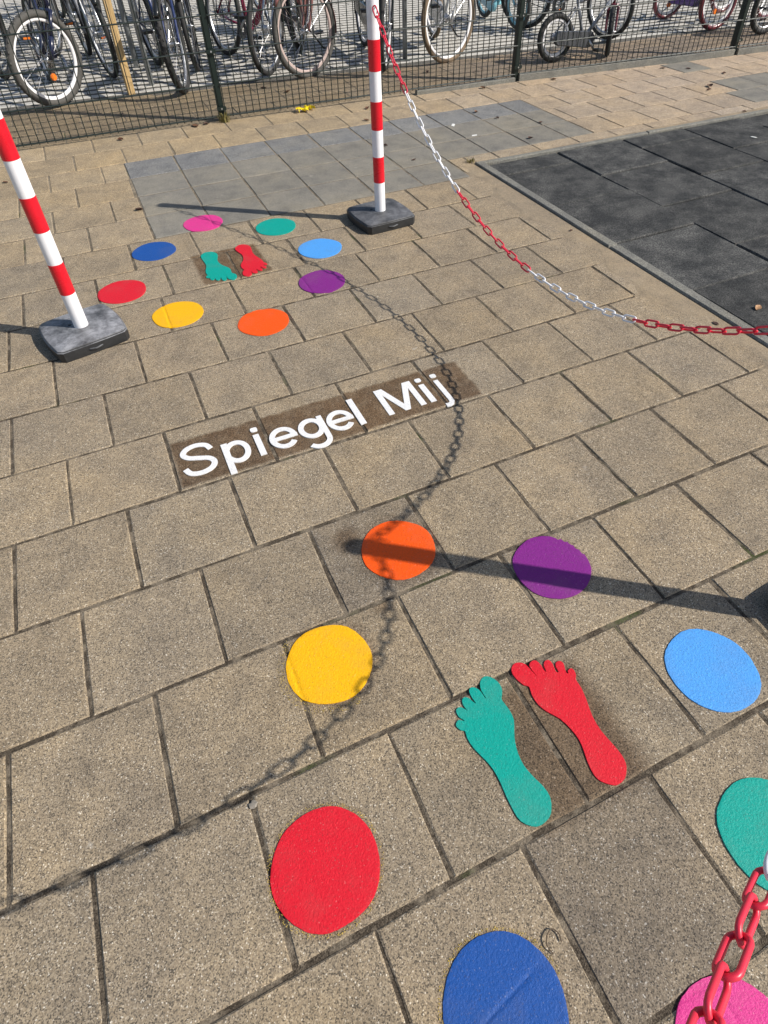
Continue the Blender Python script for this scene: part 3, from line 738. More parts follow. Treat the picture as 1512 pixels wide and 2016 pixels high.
# ---------------------------------------------------------------- fence
fence = empty('mesh_fence', (1.0, 3.6, 0), 0, 'dark green welded mesh fence between the pavement and the bicycles', 'fence')
FP = [Vector((-1.46, 3.62)), Vector((1.0, 3.615)), Vector((3.415, 3.515)), Vector((5.60, 3.315)), Vector((7.95, 3.10))]
FB = [.022, .022, .040, .055, .06]
FH = 1.22
wire_cache = {}
def inF(v): return Vector(v) - Vector((1.0, 3.6, 0))
for i in range(4):
    a, b = FP[i], FP[i + 1]; L = (b - a).length; d = (b - a) / L; nrm = Vector((d.y, -d.x))
    f0 = nrm * .034                                      # panel hangs on the camera side of the posts
    n = int(L / .05); st = L / n; ang = math.atan2(d.y, d.x)
    zb = lambda t: FB[i] + (FB[i + 1] - FB[i]) * t
    for k in range(n):
        t = (k + .5) / n; p = a + d * (L * t) + f0; z0 = zb(t)
        key = 'w'
        if key not in wire_cache:
            wire_cache[key] = MB().tube([(0, 0, 0), (0, 0, FH)], .0033, 6).me('wire'); wire_cache[key].materials.append(M['fence green'])
        link('wire', wire_cache[key], None, fence, inF((p.x, p.y, z0)), (rnd.gauss(0, .002), rnd.gauss(0, .002), 0))
    for j in range(7):
        for side in (-1, 1):
            zz = [zb(0) + .012 + j * .2, zb(1) + .012 + j * .2]
            off = f0 + nrm * side * .0062
            p0 = a + d * .02 + off; p1 = b - d * .02 + off
            MB().tube([inF((p0.x, p0.y, zz[0])), inF((p1.x, p1.y, zz[1]))], .0042, 6).build('rail', M['fence green'], fence)
for i, p in enumerate(FP):
    d = (FP[min(i + 1, 4)] - FP[max(i - 1, 0)]).normalized(); ang = math.atan2(d.y, d.x)
    pm = MB().box((0, 0, .62), (.042, .060, 1.30)); pm.box((0, 0, 1.275), (.046, .064, .012))
    bm = bmesh.new(); me = pm.me('post'); bm.from_mesh(me); bmesh.ops.bevel(bm, geom=[e for e in bm.edges if abs(e.verts[0].co.z - e.verts[1].co.z) > .5], offset=.006, segments=2, affect='EDGES'); bm.to_mesh(me); bm.free()
    post = link('post', me, M['fence green'], fence, inF((p.x, p.y, 0)), (0, 0, ang))
    for zc in (FB[i] + .012 + .05, FB[i] + .412, FB[i] + .812):
        MB().box((0, -.046, zc), (.065, .006, .024)).build('clamp', M['fence green'], post)
        MB().tube([(0, -.052, zc), (0, -.044, zc)], .006, 8).build('bolt', M['alu'], post)
# concrete board under the right part of the fence
for (i, j, lab) in ((1, 2, 'low grey concrete board under the mesh fence, left of the black post'), (2, 3, 'low grey concrete board under the mesh fence in front of the small bicycle'), (3, 4, 'low grey concrete board under the mesh fence at the right edge')):
    a, b = FP[i], FP[j]
    if i == 1: a = a + (b - a) * .62
    L = (b - a).length; d = (b - a) / L; c = (a + b) / 2 + Vector((d.y, -d.x)) * .03
    h = .03 if i == 1 else .05
    o = MB().prism([(-L / 2 + .02, -.022), (L / 2 - .02, -.022), (L / 2 - .02, .022), (-L / 2 + .02, .022)], -.02, h, .004).build('gravel_board', M['kerbstone'], None, loc=(c.x, c.y, 0), rot=(0, 0, math.atan2(d.y, d.x)))
    tag(o, lab, 'kerb', 'boards under the fence')

# ---------------------------------------------------------------- bicycles
def wheel(parent, x, R, tyre, rim, tw=.021, knob=False, spokes=28, reflector=None, drum=False, ax=.05):
    prof = [(R - tw + tw * math.cos(a), tw * math.sin(a)) for a in [2 * math.pi * k / 10 for k in range(10)]]
    m = MB().lathe_y(prof, (x, 0, R), 56)
    if knob:
        for k in range(56):
            a = 2 * math.pi * (k + .5) / 56
            for yy in (-.013, 0, .013):
                if (k + (yy == 0)) % 2: continue
                rr = R - .004 - abs(yy) * .25
                c = Vector((x + rr * math.cos(a), yy, R + rr * math.sin(a))); t = Vector((-math.sin(a), 0, math.cos(a))); rd = Vector((math.cos(a), 0, math.sin(a)))
                V = [c + t * sx * .010 + Vector((0, sy * .006, 0)) + rd * sz * .004 for sz in (-1, 1) for sx, sy in ((-1, -1), (1, -1), (1, 1), (-1, 1))]
                m.add(V, [(4, 5, 6, 7), (0, 1, 5, 4), (1, 2, 6, 5), (2, 3, 7, 6), (3, 0, 4, 7)])
    w = m.build('wheel', M[tyre], parent, True)
    r0 = R - 2 * tw + .004
    me = MB().lathe_y([(r0 + .006, -.0105), (r0 + .006, .0105), (r0 - .016, .010), (r0 - .022, .005), (r0 - .022, -.005), (r0 - .016, -.010)], (x, 0, R), 56).me('rim'); autosmooth(me)
    link('rim', me, M[rim], w)
    hub = MB().tube([(x, -ax, R), (x, ax, R)], .005, 8)
    hr = .032 if drum else .017
    hub.tube([(x, -.032, R), (x, -.028, R), (x, -.022, R), (x, .022, R), (x, .028, R), (x, .032, R)], [hr, hr * 1.15, hr * .8, hr * .8, hr * 1.15, hr], 14)
    hub.build('hub', M['alu'], w, True)
    sp = MB()
    for k in range(spokes):
        a = 2 * math.pi * k / spokes; s_ = 1 if k % 2 else -1; b = a + (0.9 if (k // 2) % 2 else -0.9)
        sp.tube([(x + hr * math.cos(b), s_ * .028, R + hr * math.sin(b)), (x + (r0 - .014) * math.cos(a), s_ * .002, R + (r0 - .014) * math.sin(a))], .0013, 4, cap=False)
    sp.build('spokes', M['chrome'], w)
    if reflector is not None:
        a = reflector; q = r0 * .45; c = Vector((x + q * math.cos(a), 0, R + q * math.sin(a)))
        rr = MB().lathe_y([(.0001, -.011), (.022, -.010), (.026, 0), (.022, .010), (.0001, .011)], c, 12); rr.build('reflector', M['amber'], w)
    return w
def guard(parent, x, R, a0, a1, mat, wid=.024, gap=.016):
    m = MB(); V = []; F = []; n = 22
    for k in range(n + 1):
        a = math.radians(a0 + (a1 - a0) * k / n); q = R + gap
        for yy, dr in ((-wid, -.012), (-wid * .6, 0), (0, .004), (wid * .6, 0), (wid, -.012), (wid * .55, -.003), (0, .001), (-wid * .55, -.003)):
            V.append((x + (q + dr) * math.cos(a), yy, R + (q + dr) * math.sin(a)))
    for k in range(n):
        for j in range(8): F.append((k * 8 + j, (k + 1) * 8 + j, (k + 1) * 8 + (j + 1) % 8, k * 8 + (j + 1) % 8))
    F += [tuple(range(8)), tuple(n * 8 + j for j in reversed(range(8)))]
    return m.add(V, F).build('mudguard', M[mat], parent, True)
def bicycle(front, rear_dir, R, label, frame='diamond', wb=1.06, steer=0.0, lean=0.0, fmat='navy', tyre='black rubber', rim='alu', fork='black gloss', guards=None, case=None, carrier=True, stand=None, knob=False, refl=(None, None), skirt=None, drum=False, lamp=True, tw=.021, bars='black plastic', shock=False, ssize=1.0, rtyre=None, rrim=None, crank=0.6, group='parked bicycles behind the fence', cat='bicycle', name='bicycle'):
    a = math.radians(rear_dir); hv = Vector((-math.cos(a), -math.sin(a))); hs = Vector((-math.cos(a + steer), -math.sin(a + steer)))
    front = Vector(front) + (hv - hs) * .155 * ssize; rear = Vector((front[0] + math.cos(a) * wb, front[1] + math.sin(a) * wb)); head = a + math.pi
    root = empty(name, (rear.x, rear.y, 0), head, label, cat, group)
    root.rotation_euler = (lean, 0, head)
    k = R / .34; fs = ssize; hx = wb                         # front hub x
    bb = Vector((wb * .435, 0, R * .82)); st = Vector((bb.x - .17 * fs, 0, bb.z + .48 * fs)); hb = Vector((wb - .155 * fs, 0, R + .37 * fs)); ht = Vector((hb.x - .05 * fs, 0, hb.z + .17 * fs))
    T = .0165 * (fs * .4 + .6)
    f = MB()
    f.tube([bb, st], T, 10); f.tube([hb - (ht - hb) * .1, ht], T * 1.15, 10)
    if frame == 'diamond':
        f.tube([bb, hb + (ht - hb) * .15], T * 1.15, 10); f.tube([st - Vector((0, 0, .03)), hb + (ht - hb) * .8], T, 10)
    elif frame == 'step':
        f.tube([bb, hb + (ht - hb) * .12], T * 1.2, 10); mid = bb + (st - bb) * .42
        f.tube(catmull([mid, mid + Vector((.14 * fs, 0, .03 * fs)), hb + (ht - hb) * .62 + Vector((-.12 * fs, 0, -.12 * fs)), hb + (ht - hb) * .7], False, 4), T, 10)
    else:  # deep: a single thick swept tube
        f.tube(catmull([bb + (st - bb) * .12, bb + Vector((.13 * fs, 0, .05 * fs)), bb + Vector((.30 * fs, 0, .22 * fs)), hb + (ht - hb) * .4], False, 5), T * 1.75, 12)
    rh = Vector((0, 0, R))
    for s_ in (-1, 1):
        y = Vector((0, s_ * .055, 0)); y2 = Vector((0, s_ * .022, 0))
        f.tube([bb + y2, rh * .5 + bb * .5 + y * .95, rh + y], T * .6, 8); f.tube([st - Vector((0, 0, .06)) + y2 * .7, rh + y], T * .5, 8)
    f.tube([bb + Vector((0, -.035, 0)), bb + Vector((0, .035, 0))], T * 1.4, 12)
    fr = f.build('frame', M[fmat], root, True)
    # saddle and post
    sp = st + (st - bb).normalized() * .14 * fs
    MB().tube([st, sp], .0125, 8).build('seat_post', M['alu'], root, True)
    prof = [(-.13, .075, .0), (-.11, .085, .012), (-.05, .075, .014), (.03, .035, .008), (.10, .022, .004), (.135, .012, -.006)]
    V = []; F = []
    for (x, w, z) in prof: V += [sp + Vector((x * fs, yy * fs, (z + dz) * fs + .03)) for yy, dz in ((-w, -.02), (-w * .7, .006), (0, .012), (w * .7, .006), (w, -.02), (0, -.03))]
    for i in range(5):
        for j in range(6): F.append((i * 6 + j, i * 6 + (j + 1) % 6, (i + 1) * 6 + (j + 1) % 6, (i + 1) * 6 + j))
    F += [tuple(reversed(range(6))), tuple(30 + j for j in range(6))]
    MB().add(V, F).build('saddle', M['leather'], root, True)
    wheel(root, 0, R, rtyre or tyre, rrim or rim, tw, knob, reflector=refl[0], drum=True, ax=.062)
    # steering assembly turns round the head tube foot
    Rz = Matrix.Translation(Vector((hb.x, 0, 0))) @ Matrix.Rotation(steer, 4, 'Z') @ Matrix.Translation(Vector((-hb.x, 0, 0)))
    steerer = MB()
    crown = hb + Vector((.012, 0, -.035))
    steerer.tube([ht + Vector((-.012 * fs, 0, .05)), crown], .0135, 10)
    hub = Vector((hx, 0, R))
    cw = .05 if knob or shock else .042
    for s_ in (-1, 1):
        y = Vector((0, s_ * cw, 0))
        up = crown + y + Vector((.01, 0, -.01)); lo = hub + y + Vector((-.008, 0, 0))
        if shock: steerer.tube([up + Vector((0, 0, .01)), up * .45 + lo * .55], .013, 10); steerer.tube([up * .5 + lo * .5, lo], .0185, 10)
        else: steerer.tube(catmull([up, up * .5 + lo * .5 + Vector((-.012 * fs, 0, 0)), lo], False, 4), [.0135, .013, .0125, .012, .0115, .011, .010, .009, .009][:9], 8)
    steerer.tube([crown + Vector((.01, -cw, -.005)), crown + Vector((.01, cw, -.005))], .014, 8)
    fk = steerer.build('fork', M[fork], root, True); fk.matrix_local = Rz
    fw = wheel(root, hx, R, tyre, rim, tw, knob, reflector=refl[1], drum=drum); fw.matrix_local = Rz
    hbz = ht + Vector((-.02 * fs, 0, .09 * fs))
    hm = MB().tube(catmull([hbz + Vector((-.14 * fs, -.27 * fs, .02)), hbz + Vector((-.05 * fs, -.24 * fs, .03)), hbz + Vector((.02, -.09 * fs, .0)), hbz + Vector((.02, .09 * fs, .0)), hbz + Vector((-.05 * fs, .24 * fs, .03)), hbz + Vector((-.14 * fs, .27 * fs, .02))], False, 4), .011, 8)
    hm.tube([hbz + Vector((.02, 0, 0)), ht], .0125, 8)
    hbar = hm.build('handlebar', M['alu'], root, True); hbar.matrix_local = Rz
    for s_ in (-1, 1): MB().tube([hbz + Vector((-.15 * fs, s_ * .272 * fs, .02)), hbz + Vector((-.05 * fs, s_ * .245 * fs, .03))], .0165, 8).build('grip', M[bars], hbar, True)
    if guards:
        g1 = guard(root, 0, R, 15, 200, guards); g2 = guard(root, hx, R, 40, 195, guards); g2.matrix_local = Rz
        for s_ in (-1, 1):
            MB().tube([(0, s_ * .05, R), ((R + .012) * math.cos(math.radians(160)), s_ * .022, R + (R + .012) * math.sin(math.radians(160)))], .0024, 5).build('stay', M['chrome'], g1)
            MB().tube([(hx, s_ * .045, R), (hx + (R + .012) * math.cos(math.radians(150)), s_ * .022, R + (R + .012) * math.sin(math.radians(150)))], .0024, 5).build('stay', M['chrome'], g2)
    if lamp:
        lp = hb + Vector((.085, 0, .09)); la = MB().tube([lp + Vector((-.045, 0, 0)), lp + Vector((-.01, 0, 0)), lp + Vector((.02, 0, 0))], [.018, .032, .034], 12).build('head_lamp', M['black plastic'], root, True); la.matrix_local = Rz
        MB().tube([lp + Vector((.02, 0, 0)), lp + Vector((.027, 0, 0))], [.031, .024], 12).build('lens', M['lamp'], la)
    # drive
    cy = -.062
    if case:
        P = [(bb.x + .105 * fs * math.cos(t), bb.z + .105 * fs * math.sin(t)) for t in [math.radians(-100 + 200 * q / 12) for q in range(13)]] + [(.055 * math.cos(t), R + .055 * math.sin(t)) for t in [math.radians(80 + 200 * q / 10) for q in range(11)]]
        cm = MB().prism(P, -.018, .018, .006); cm.xf(Matrix.Translation((0, cy, 0)) @ Matrix.Rotation(math.pi / 2, 4, 'X'))
        cc = cm.build('chain_case', M[case], root)
    else:
        MB().lathe_y([(.04, -.002), (.085 * fs, -.002), (.085 * fs, .002), (.04, .002)], bb + Vector((0, cy, 0)), 28).build('chainring', M['anthracite'], root)
        q = .083 * fs
        MB().tube([(0, cy, R + .035), (bb.x, cy, bb.z + q), (bb.x + q * .7, cy, bb.z + q * .7), (bb.x + q, cy, bb.z), (bb.x + q * .7, cy, bb.z - q * .7), (bb.x, cy, bb.z - q), (0, cy, R - .035), (-.035, cy, R)], .004, 5, closed=True).build('drive_chain', M['anthracite'], root)
    for s_ in (-1, 1):
        ca = crank + (math.pi if s_ > 0 else 0); e = bb + Vector((math.cos(ca) * .165 * fs, s_ * .085, math.sin(ca) * .165 * fs))
        cr = MB().tube([bb + Vector((0, s_ * .07, 0)), e], [.013, .010], 8).build('crank', M['alu'], root, True)
        pm = MB().box(e + Vector((0, s_ * .055, 0)), (.085 * fs, .075, .022)); pd = pm.build('pedal', M['black plastic'], cr)
        if fmat in ('silver grey', 'navy'): MB().box(e + Vector((.044 * fs, s_ * .055, 0)), (.004, .05, .014)).build('pedal_reflector', M['amber'], cr)
    if carrier:
        cz = 2 * R + .07; cm = MB()
        for s_ in (-.045, 0, .045): cm.tube([(-.26, s_, cz), (.14, s_, cz)], .005, 6)
        cm.tube([(-.26, -.06, cz), (-.26, .06, cz)], .005, 6); cm.tube([(.13, -.06, cz), (.13, .06, cz)], .005, 6)
        for s_ in (-1, 1): cm.tube([(0, s_ * .062, R), (-.16, s_ * .055, cz)], .005, 6); cm.tube([(0, s_ * .062, R), (.05, s_ * .055, cz)], .005, 6)
        cb = cm.build('luggage_rack', M['black plastic'], root)
        MB().box((-.275, 0, cz - .03), (.02, .08, .04)).build('rear_lamp', M['red lens'], cb)
    if skirt:
        P = [((R + .01) * math.cos(t), R + (R + .01) * math.sin(t)) for t in [math.radians(30 + 120 * q / 12) for q in range(13)]] + [(-.06, R + .03), (.06, R + .03)]
        for s_ in (-1, 1): MB().prism(P, -.002, .002).xf(Matrix.Translation((0, s_ * .05, 0)) @ Matrix.Rotation(math.pi / 2, 4, 'X')).build('coat_guard', M[skirt], root)
    if stand:
        b0 = Vector((.20 * fs, .05, R * .75)) if stand != 'mid' else bb + Vector((-.06, .03, -.02))
        e = Vector((b0.x - .09, b0.y + .17 * fs, .004 - math.sin(lean) * 0)) 
        kk = MB().tube([b0, e], .0085, 8); kk.tube([e + Vector((-.012, 0, 0)), e + Vector((.022, .01, 0))], .007, 6); kk.build('kickstand', M['alu' if stand == 'alu' else 'black plastic'], root, True)
    return root
rad = math.radians
bicycle((-.055, 4.57), 99, .310, 'navy mountain bicycle with knobbly tyre, white rim and orange reflector at the left edge', 'diamond', .98, rad(-62), rad(-3), 'navy', 'grey rubber', 'white rim', 'navy', None, None, False, None, True, (None, -1.75), shock=True, tw=.026, lamp=False, ssize=.9, crank=2.2)
bicycle((.915, 4.53), 96, .340, 'dark blue bicycle with thick black tyres beside the galvanised hoop', 'diamond', 1.08, rad(-26), rad(4), 'dark blue', 'black rubber', 'alu', 'dark blue', 'black gloss', None, True, None, True, (None, None), tw=.026)
bicycle((1.655, 4.65), 104, .340, 'raspberry red step-through bicycle with silver fork and kickstand', 'deep', 1.08, rad(-54), rad(-5), 'raspberry', 'black rubber', 'alu', 'alu', None, None, True, 'mid', False, (None, None), drum=True)
bicycle((1.995, 4.50), 86, .340, 'dusty rose city bicycle with grey tyres and pinkish rims', 'step', 1.08, rad(-62), rad(5), 'rose', 'grey rubber', 'pink rim', 'rose', 'rose', None, True, 'black', False, (None, None), tw=.023)
bicycle((2.62, 4.35), 81, .340, 'black city bicycle with olive coat guard behind the striped post', 'step', 1.04, rad(-22), rad(-3), 'black gloss', 'black rubber', 'white rim', 'black gloss', 'black gloss', 'black gloss', True, 'black', False, (None, None), skirt='olive')
bicycle((3.265, 4.36), 78, .340, 'white bicycle with brown tyre walls and wide white front wheel rim', 'step', 1.12, rad(-58), rad(4), 'cream white', 'cream rubber', 'white rim', 'cream white', 'cream white', 'silver grey', True, 'black', False, (None, None), drum=True, skirt='silver grey')
bicycle((.43, 5.32), 95, .335, 'silver bicycle standing behind the wooden stake', 'diamond', 1.06, rad(5), rad(3), 'silver grey', 'black rubber', 'alu', 'alu', 'black gloss', None, True, None, False, (None, None))
bicycle((.48, 7.42), 98, .33, 'dark bicycle with green stripe in the second row, left of the stake', 'diamond', 1.06, rad(8), rad(-3), 'bottle green', 'black rubber', 'alu', 'black gloss', 'black gloss', 'black plastic', True, None, False, (None, None))
bicycle((.22, 8.75), 99, .33, 'black bicycle in the second row, farthest left at the top edge', 'diamond', 1.06, rad(2), rad(3), 'black gloss', 'black rubber', 'black gloss', 'black gloss', None, None, True, None, False, (None, None))
bicycle((-.42, 5.75), 97, .335, 'black bicycle behind the navy mountain bicycle at the left edge', 'diamond', 1.06, rad(-20), rad(-3), 'black gloss', 'black rubber', 'black gloss', 'black gloss', 'black gloss', 'black gloss', True, None, False, (None, None), skirt='black gloss')
bicycle((1.16, 5.22), 94, .335, 'black bicycle squeezed between the dark blue and the raspberry one', 'diamond', 1.06, rad(-18), rad(3), 'anthracite', 'black rubber', 'black gloss', 'black gloss', 'black gloss', 'black gloss', True, 'black', False, (None, None))
bicycle((2.25, 5.55), 92, .335, 'anthracite bicycle standing behind the dusty rose one', 'step', 1.06, rad(-30), rad(4), 'anthracite', 'black rubber', 'alu', 'anthracite', 'black gloss', 'black gloss', True, 'black', False, (None, None), skirt='black gloss')
bicycle((1.30, 7.35), 95, .335, 'dark blue bicycle in the second row behind the raspberry one', 'step', 1.06, rad(-24), rad(3), 'dark blue', 'black rubber', 'alu', 'black gloss', 'black gloss', 'black gloss', True, None, False, (None, None))
bicycle((2.55, 6.95), 90, .335, 'black bicycle in the second row behind the black city bicycle', 'step', 1.06, rad(20), rad(-3), 'black gloss', 'black rubber', 'alu', 'black gloss', 'black gloss', 'black gloss', True, None, False, (None, None))
bicycle((.05, 6.55), 97, .335, 'bottle green bicycle between the front and second rows at the left', 'diamond', 1.06, rad(-22), rad(-3), 'bottle green', 'black rubber', 'alu', 'black gloss', 'black gloss', 'black gloss', True, None, False, (None, None))
# children's bicycles on the right
KG = 'small bicycles behind the fence'
bicycle((4.585, 3.80), 181, .185, 'small grey bicycle parallel to the fence with its front wheel turned to the camera', 'diamond', .70, rad(-131), rad(-4), 'silver grey', 'black rubber', 'white rim', 'dark red', None, 'anthracite', False, None, False, (None, None), lamp=False, tw=.024, ssize=.62, group=KG, crank=-.9)
bicycle((5.05, 4.42), 118, .30, 'silver bicycle with white pedals standing behind the small grey one', 'step', .95, rad(-20), rad(3), 'silver grey', 'black rubber', 'alu', 'silver grey', None, None, True, None, False, (None, None), ssize=.85, lamp=False)
kb = bicycle((4.55, 5.25), 84, .22, 'light blue small bicycle with pink bag at the top edge', 'step', .80, rad(8), rad(3), 'light blue', 'grey rubber', 'light blue', 'light blue', 'light blue', 'light blue', True, None, False, (None, None), tw=.022, ssize=.7, lamp=False, group=KG)
bicycle((7.0, 4.86), 176, .205, 'small dark violet bicycle with reddish tyre near the top right', 'step', .76, rad(4), rad(3), 'violet', 'dark red', 'white rim', 'violet', None, 'violet', False, 'alu', False, (-1.4, None), lamp=False, tw=.022, ssize=.66, group=KG)
bicycle((6.23, 4.19), 10, .255, 'small dark red bicycle with orange spoke reflector by the right fence post', 'diamond', .88, rad(-8), rad(3), 'dark red', 'dark red', 'white rim', 'silver grey', None, None, False, None, False, (None, -1.35), lamp=False, tw=.024, ssize=.75, group=KG)
bicycle((6.49, 3.80), 6, .25, 'small green bicycle partly hidden by the right fence post', 'diamond', .86, rad(-4), rad(-3), 'bottle green', 'black rubber', 'alu', 'bottle green', None, None, False, None, False, (None, None), lamp=False, tw=.024, ssize=.75, group=KG)
# pink bag on the light blue bicycle
pb_ = MB(); P = [(-.11, -.07), (.11, -.07), (.125, 0), (.11, .07), (-.11, .07), (-.125, 0)]
pb_.prism(P, 0, .26, .03); tag(pb_.build('bag', M['hot pink'], None, True, loc=(4.495, 6.03, .25), rot=(0, 0, rad(84))), 'pink bag hanging on the light blue small bicycle', 'bag')

# ---------------------------------------------------------------- bike hoops and stake
def hoop(x, y, rz, label):
    P = [(-.36, 0, -.05), (-.36, 0, .6)] + [(-.36 + .14 - .14 * math.cos(a), 0, .62 + .14 * math.sin(a)) for a in [k * math.pi / 12 for k in range(1, 7)]] + [(.36 - .14 + .14 * math.sin(a), 0, .62 + .14 * math.cos(a)) for a in [k * math.pi / 12 for k in range(0, 6)]] + [(.36, 0, .6), (.36, 0, -.05)]
    o = MB().tube(P, .021, 12).build('bike_hoop', M['galv'], None, True, loc=(x, y, 0), rot=(0, 0, rz)); tag(o, label, 'bike rack', 'galvanised bike hoops')
hoop(.68, 5.24, rad(92), 'galvanised steel hoop just right of the wooden stake')
hoop(2.96, 5.00, rad(88), 'galvanised steel hoop right of the far striped post')
st_ = MB(); n = 8
V = []; F = []
for i in range(n + 1):
    z = -.05 + 1.35 * i / n
    for (a, b) in ((-1, -1), (-.4, -1.02), (.4, -1.0), (1, -1), (1, 1), (-1, 1)): V.append((a * .026 + rnd.uniform(-.0015, .0015) + .01 * z, b * .02 + rnd.uniform(-.0015, .0015), z))
for i in range(n):
    for j in range(6): F.append((i * 6 + j, i * 6 + (j + 1) % 6, (i + 1) * 6 + (j + 1) % 6, (i + 1) * 6 + j))
F.append(tuple(n * 6 + j for j in range(6)))
tag(st_.add(V, F).build('wooden_stake', M['pine'], None, loc=(.50, 4.70, 0), rot=(0, 0, rad(12))), 'upright rough sawn pine stake behind the fence', 'stake')

# ---------------------------------------------------------------- litter and plants
def leaf(x, y, size, rz, col, label, z=.002, grp='dry leaves on the ground'):
    V = []; F = []
    prof = [(-.5, .02), (-.3, .2), (-.05, .3), (.2, .24), (.38, .12), (.5, .01)]
    cur = rnd.uniform(.1, .35); tw_ = rnd.uniform(-.4, .4)
    for (a, w) in prof:
        zc = cur * a * a + .05
        for s_ in (-1, -.5, 0, .5, 1): V.append((a * size, s_ * w * size, (zc + abs(s_) * w * (.5 + tw_) * rnd.uniform(.6, 1.2)) * size))
    for i in range(5):
        for j in range(4): F.append((i * 5 + j, (i + 1) * 5 + j, (i + 1) * 5 + j + 1, i * 5 + j + 1))
    nn = len(V); V += [(v[0], v[1], v[2] - .0008) for v in V]; F += [tuple(reversed([q + nn for q in f])) for f in F]
    o = link('dry_leaf', mesh('dry_leaf', V, F, True), M['leaf'], None, (x, y, z), (rnd.uniform(-.15, .15), rnd.uniform(-.15, .15), rz)); o.color = (*col, 1)
    tag(o, label, 'leaf', grp)
LV = [(.27, 3.50, .05), (.21, 2.21, .045), (.79, 3.56, .075), (.87, 3.56, .05), (1.64, 4.09, .07), (2.03, 3.35, .05), (1.91, 3.09, .045), (1.81, 2.53, .035), (2.69, 2.88, .045), (2.75, 2.69, .035), (2.96, 2.46, .04), (2.71, 2.21, .045), (4.63, 2.59, .075), (4.55, 2.52, .04), (4.72, 3.22, .05), (5.03, 2.84, .05), (4.89, 3.10, .05), (3.70, 3.36, .05), (2.105, -.01, .03), (2.11, .94, .025), (-.45, 3.01, .04), (3.06, 3.42, .055), (4.35, 1.98, .03), (1.5, 4.3, .05), (.62, 1.63, .012), (.35, 4.1, .05), (2.9, 4.1, .06), (1.86, 2.21, .03)]
LL = ['dark dry leaf at the fence foot, leftmost of those by the fence', 'dark dry leaf lying beside the left corner of the grey slabs', 'curled dry leaf against the fence foot, left of the grass tuft', 'small dry leaf between the curled leaf and the grass tuft', 'dry leaf behind the fence above the yellow wrapper',
 'dry leaf left of the far striped post, on the yellow slabs', 'dry leaf left of the far striped post, at the edge of the grey slabs', 'dry leaf close right of the far striped post on grey slabs', 'dark leaf right of the white chain at the far edge of the grey slabs', 'small dark leaf on the speckled slabs right of the white chain',
 'small dark leaf in the middle of the grey slabs right of the chain', 'brown leaf on the grey slabs beside the far edging stone', 'largest dry brown leaf on the pale slabs near the right edge', 'small dry leaf just in front of the largest leaf', 'dry leaf on the single grey slab near the right fence post', 'dry leaf on the pale slabs, right of the single grey slab',
 'dry leaf on the pale slabs between the single grey slab and the largest leaf', 'dry leaf beside the concrete board right of the black fence post', 'tiny leaf against the near edging stone above the red chain', 'tiny leaf beside the middle of the left edging stones', 'dark leaf far left, left of the striped post', 'dry leaf under the fence between the chain and the black fence post',
 'tiny leaf on the far edging of the mat at the right', 'dry leaf behind the fence near the raspberry bicycle', 'tiny dark crumb of leaf behind the far teal disc', 'dry leaf behind the fence left of the first fence post', 'dry leaf behind the fence below the white bicycle', 'small leaf on the grey slabs below the white chain']
for k, (x, y, s_) in enumerate(LV):
    leaf(x, y, s_, rnd.uniform(0, 6.28), rnd.choice([(.12, .05, .025), (.09, .035, .02), (.16, .08, .04), (.07, .035, .025)]), LL[k])
leaf(2.34, -.0, .042, .4, (.42, .24, .12), 'light brown dry leaf lying on the black rubber mat', .004, None)
# yellow wrapper
V = []; F = []; nx, ny = 9, 5
for i in range(nx):
    for j in range(ny): V.append(((i / (nx - 1) - .5) * .13 + rnd.uniform(-.008, .008), (j / (ny - 1) - .5) * .06 + rnd.uniform(-.008, .008) + .02 * math.sin(i * 1.3), .012 + rnd.uniform(-.010, .022)))
for i in range(nx - 1):
    for j in range(ny - 1): F.append((i * ny + j, (i + 1) * ny + j, (i + 1) * ny + j + 1, i * ny + j + 1))
tag(link('candy_wrapper', mesh('candy_wrapper', V, F), M['yellow wrap'], None, (1.60, 3.53, .001), (0, 0, .3)), 'crumpled yellow wrapper lying at the foot of the fence', 'wrapper')
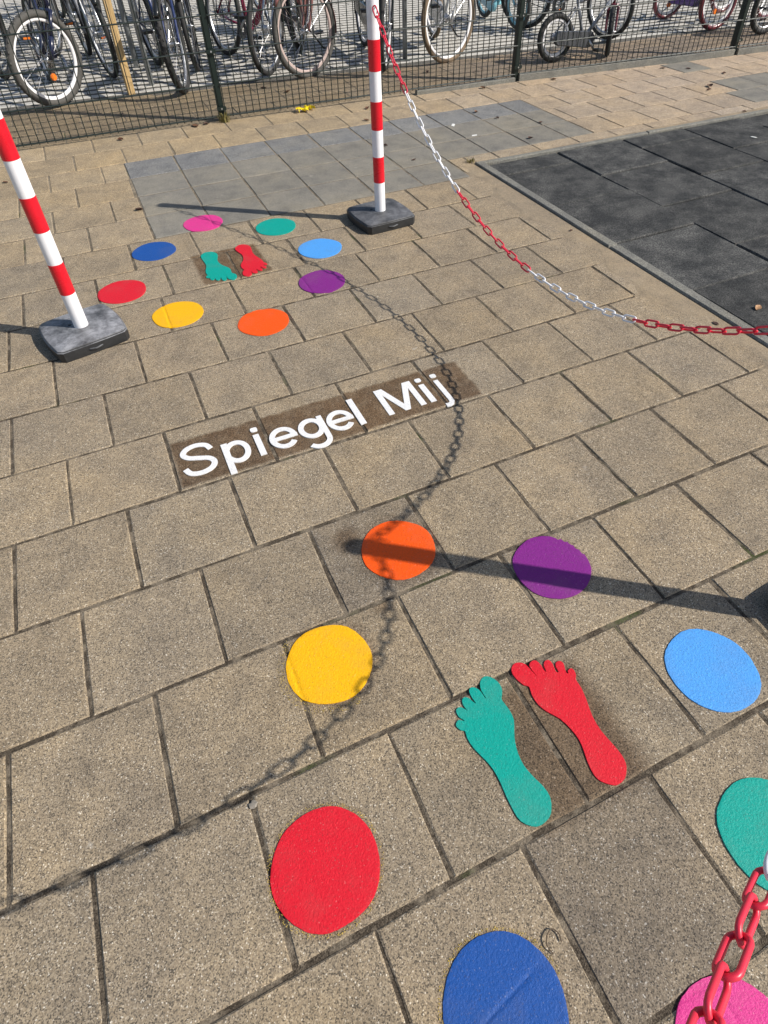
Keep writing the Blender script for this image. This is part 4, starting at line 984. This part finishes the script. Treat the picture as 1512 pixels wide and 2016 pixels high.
# grass tuft at the fence post
def tuft(x, y, n, h, label):
    root = MB()
    for _ in range(n):
        a = rnd.uniform(0, 6.28); q = rnd.uniform(0, .045); b = Vector((q * math.cos(a), q * math.sin(a) * .6, 0)); l = h * rnd.uniform(.4, 1); dx = Vector((math.cos(a) * rnd.uniform(.1, .7), math.sin(a) * rnd.uniform(.1, .5), 0)) * l
        s_ = Vector((-math.sin(a), math.cos(a), 0)) * .0022
        p1 = b + dx * .4 + Vector((0, 0, l * .65)); p2 = b + dx + Vector((0, 0, l * .9))
        root.add([b - s_, b + s_, p1 + s_ * .7, p1 - s_ * .7, p2], [(0, 1, 2, 3), (3, 2, 4)])
    tag(root.build('grass_tuft', M['grass'], None, loc=(x, y, 0)), label, 'grass')
tuft(1.0, 3.555, 80, .085, 'dry green grass tuft at the foot of the left fence post')
tuft(2.155, 2.015, 40, .03, 'tiny weed tuft at the corner of the rubber mat')
# twig and cement crumb
tag(MB().tube(catmull([(0, 0, .002), (-.004, .012, .004), (.002, .024, .005), (.016, .030, .004), (.024, .020, .003), (.022, .008, .002)], False, 4), .0011, 5).build('twig', M['twig'], None, True, loc=(.388, -1.372, .001)), 'curled thin twig lying beside the near dark blue disc', 'twig')
cr = MB(); cr.lathe_z([(.008, -.002), (.009, .001), (.006, .003), (.002, .0035)], (0, 0, 0), 7)
cr.V = [v + Vector((rnd.uniform(-.002, .002), rnd.uniform(-.002, .002), 0)) for v in cr.V]
tag(cr.build('cement_crumb', M['cement'], None, loc=(-.015, -.927, 0)), 'pale cement crumb in the joint above the large red disc', 'crumb')
for k, (x, y, s_, lab) in enumerate(((2.42, 2.44, .022, 'pale paper scrap on the grey slabs near the mat corner'), (2.40, 2.70, .03, 'pale paper scrap on the grey slabs behind the chain'), (3.98, 1.55, .02, 'white paper scrap on the black rubber mat'))):
    tag(MB().prism([(-s_, -s_ * .3), (s_ * .7, -s_ * .4), (s_, s_ * .2), (-s_ * .5, s_ * .4)], 0, .002).build('paper_scrap', M['paper'], None, loc=(x, y, .001), rot=(0.02, 0, k)), lab, 'paper scrap')
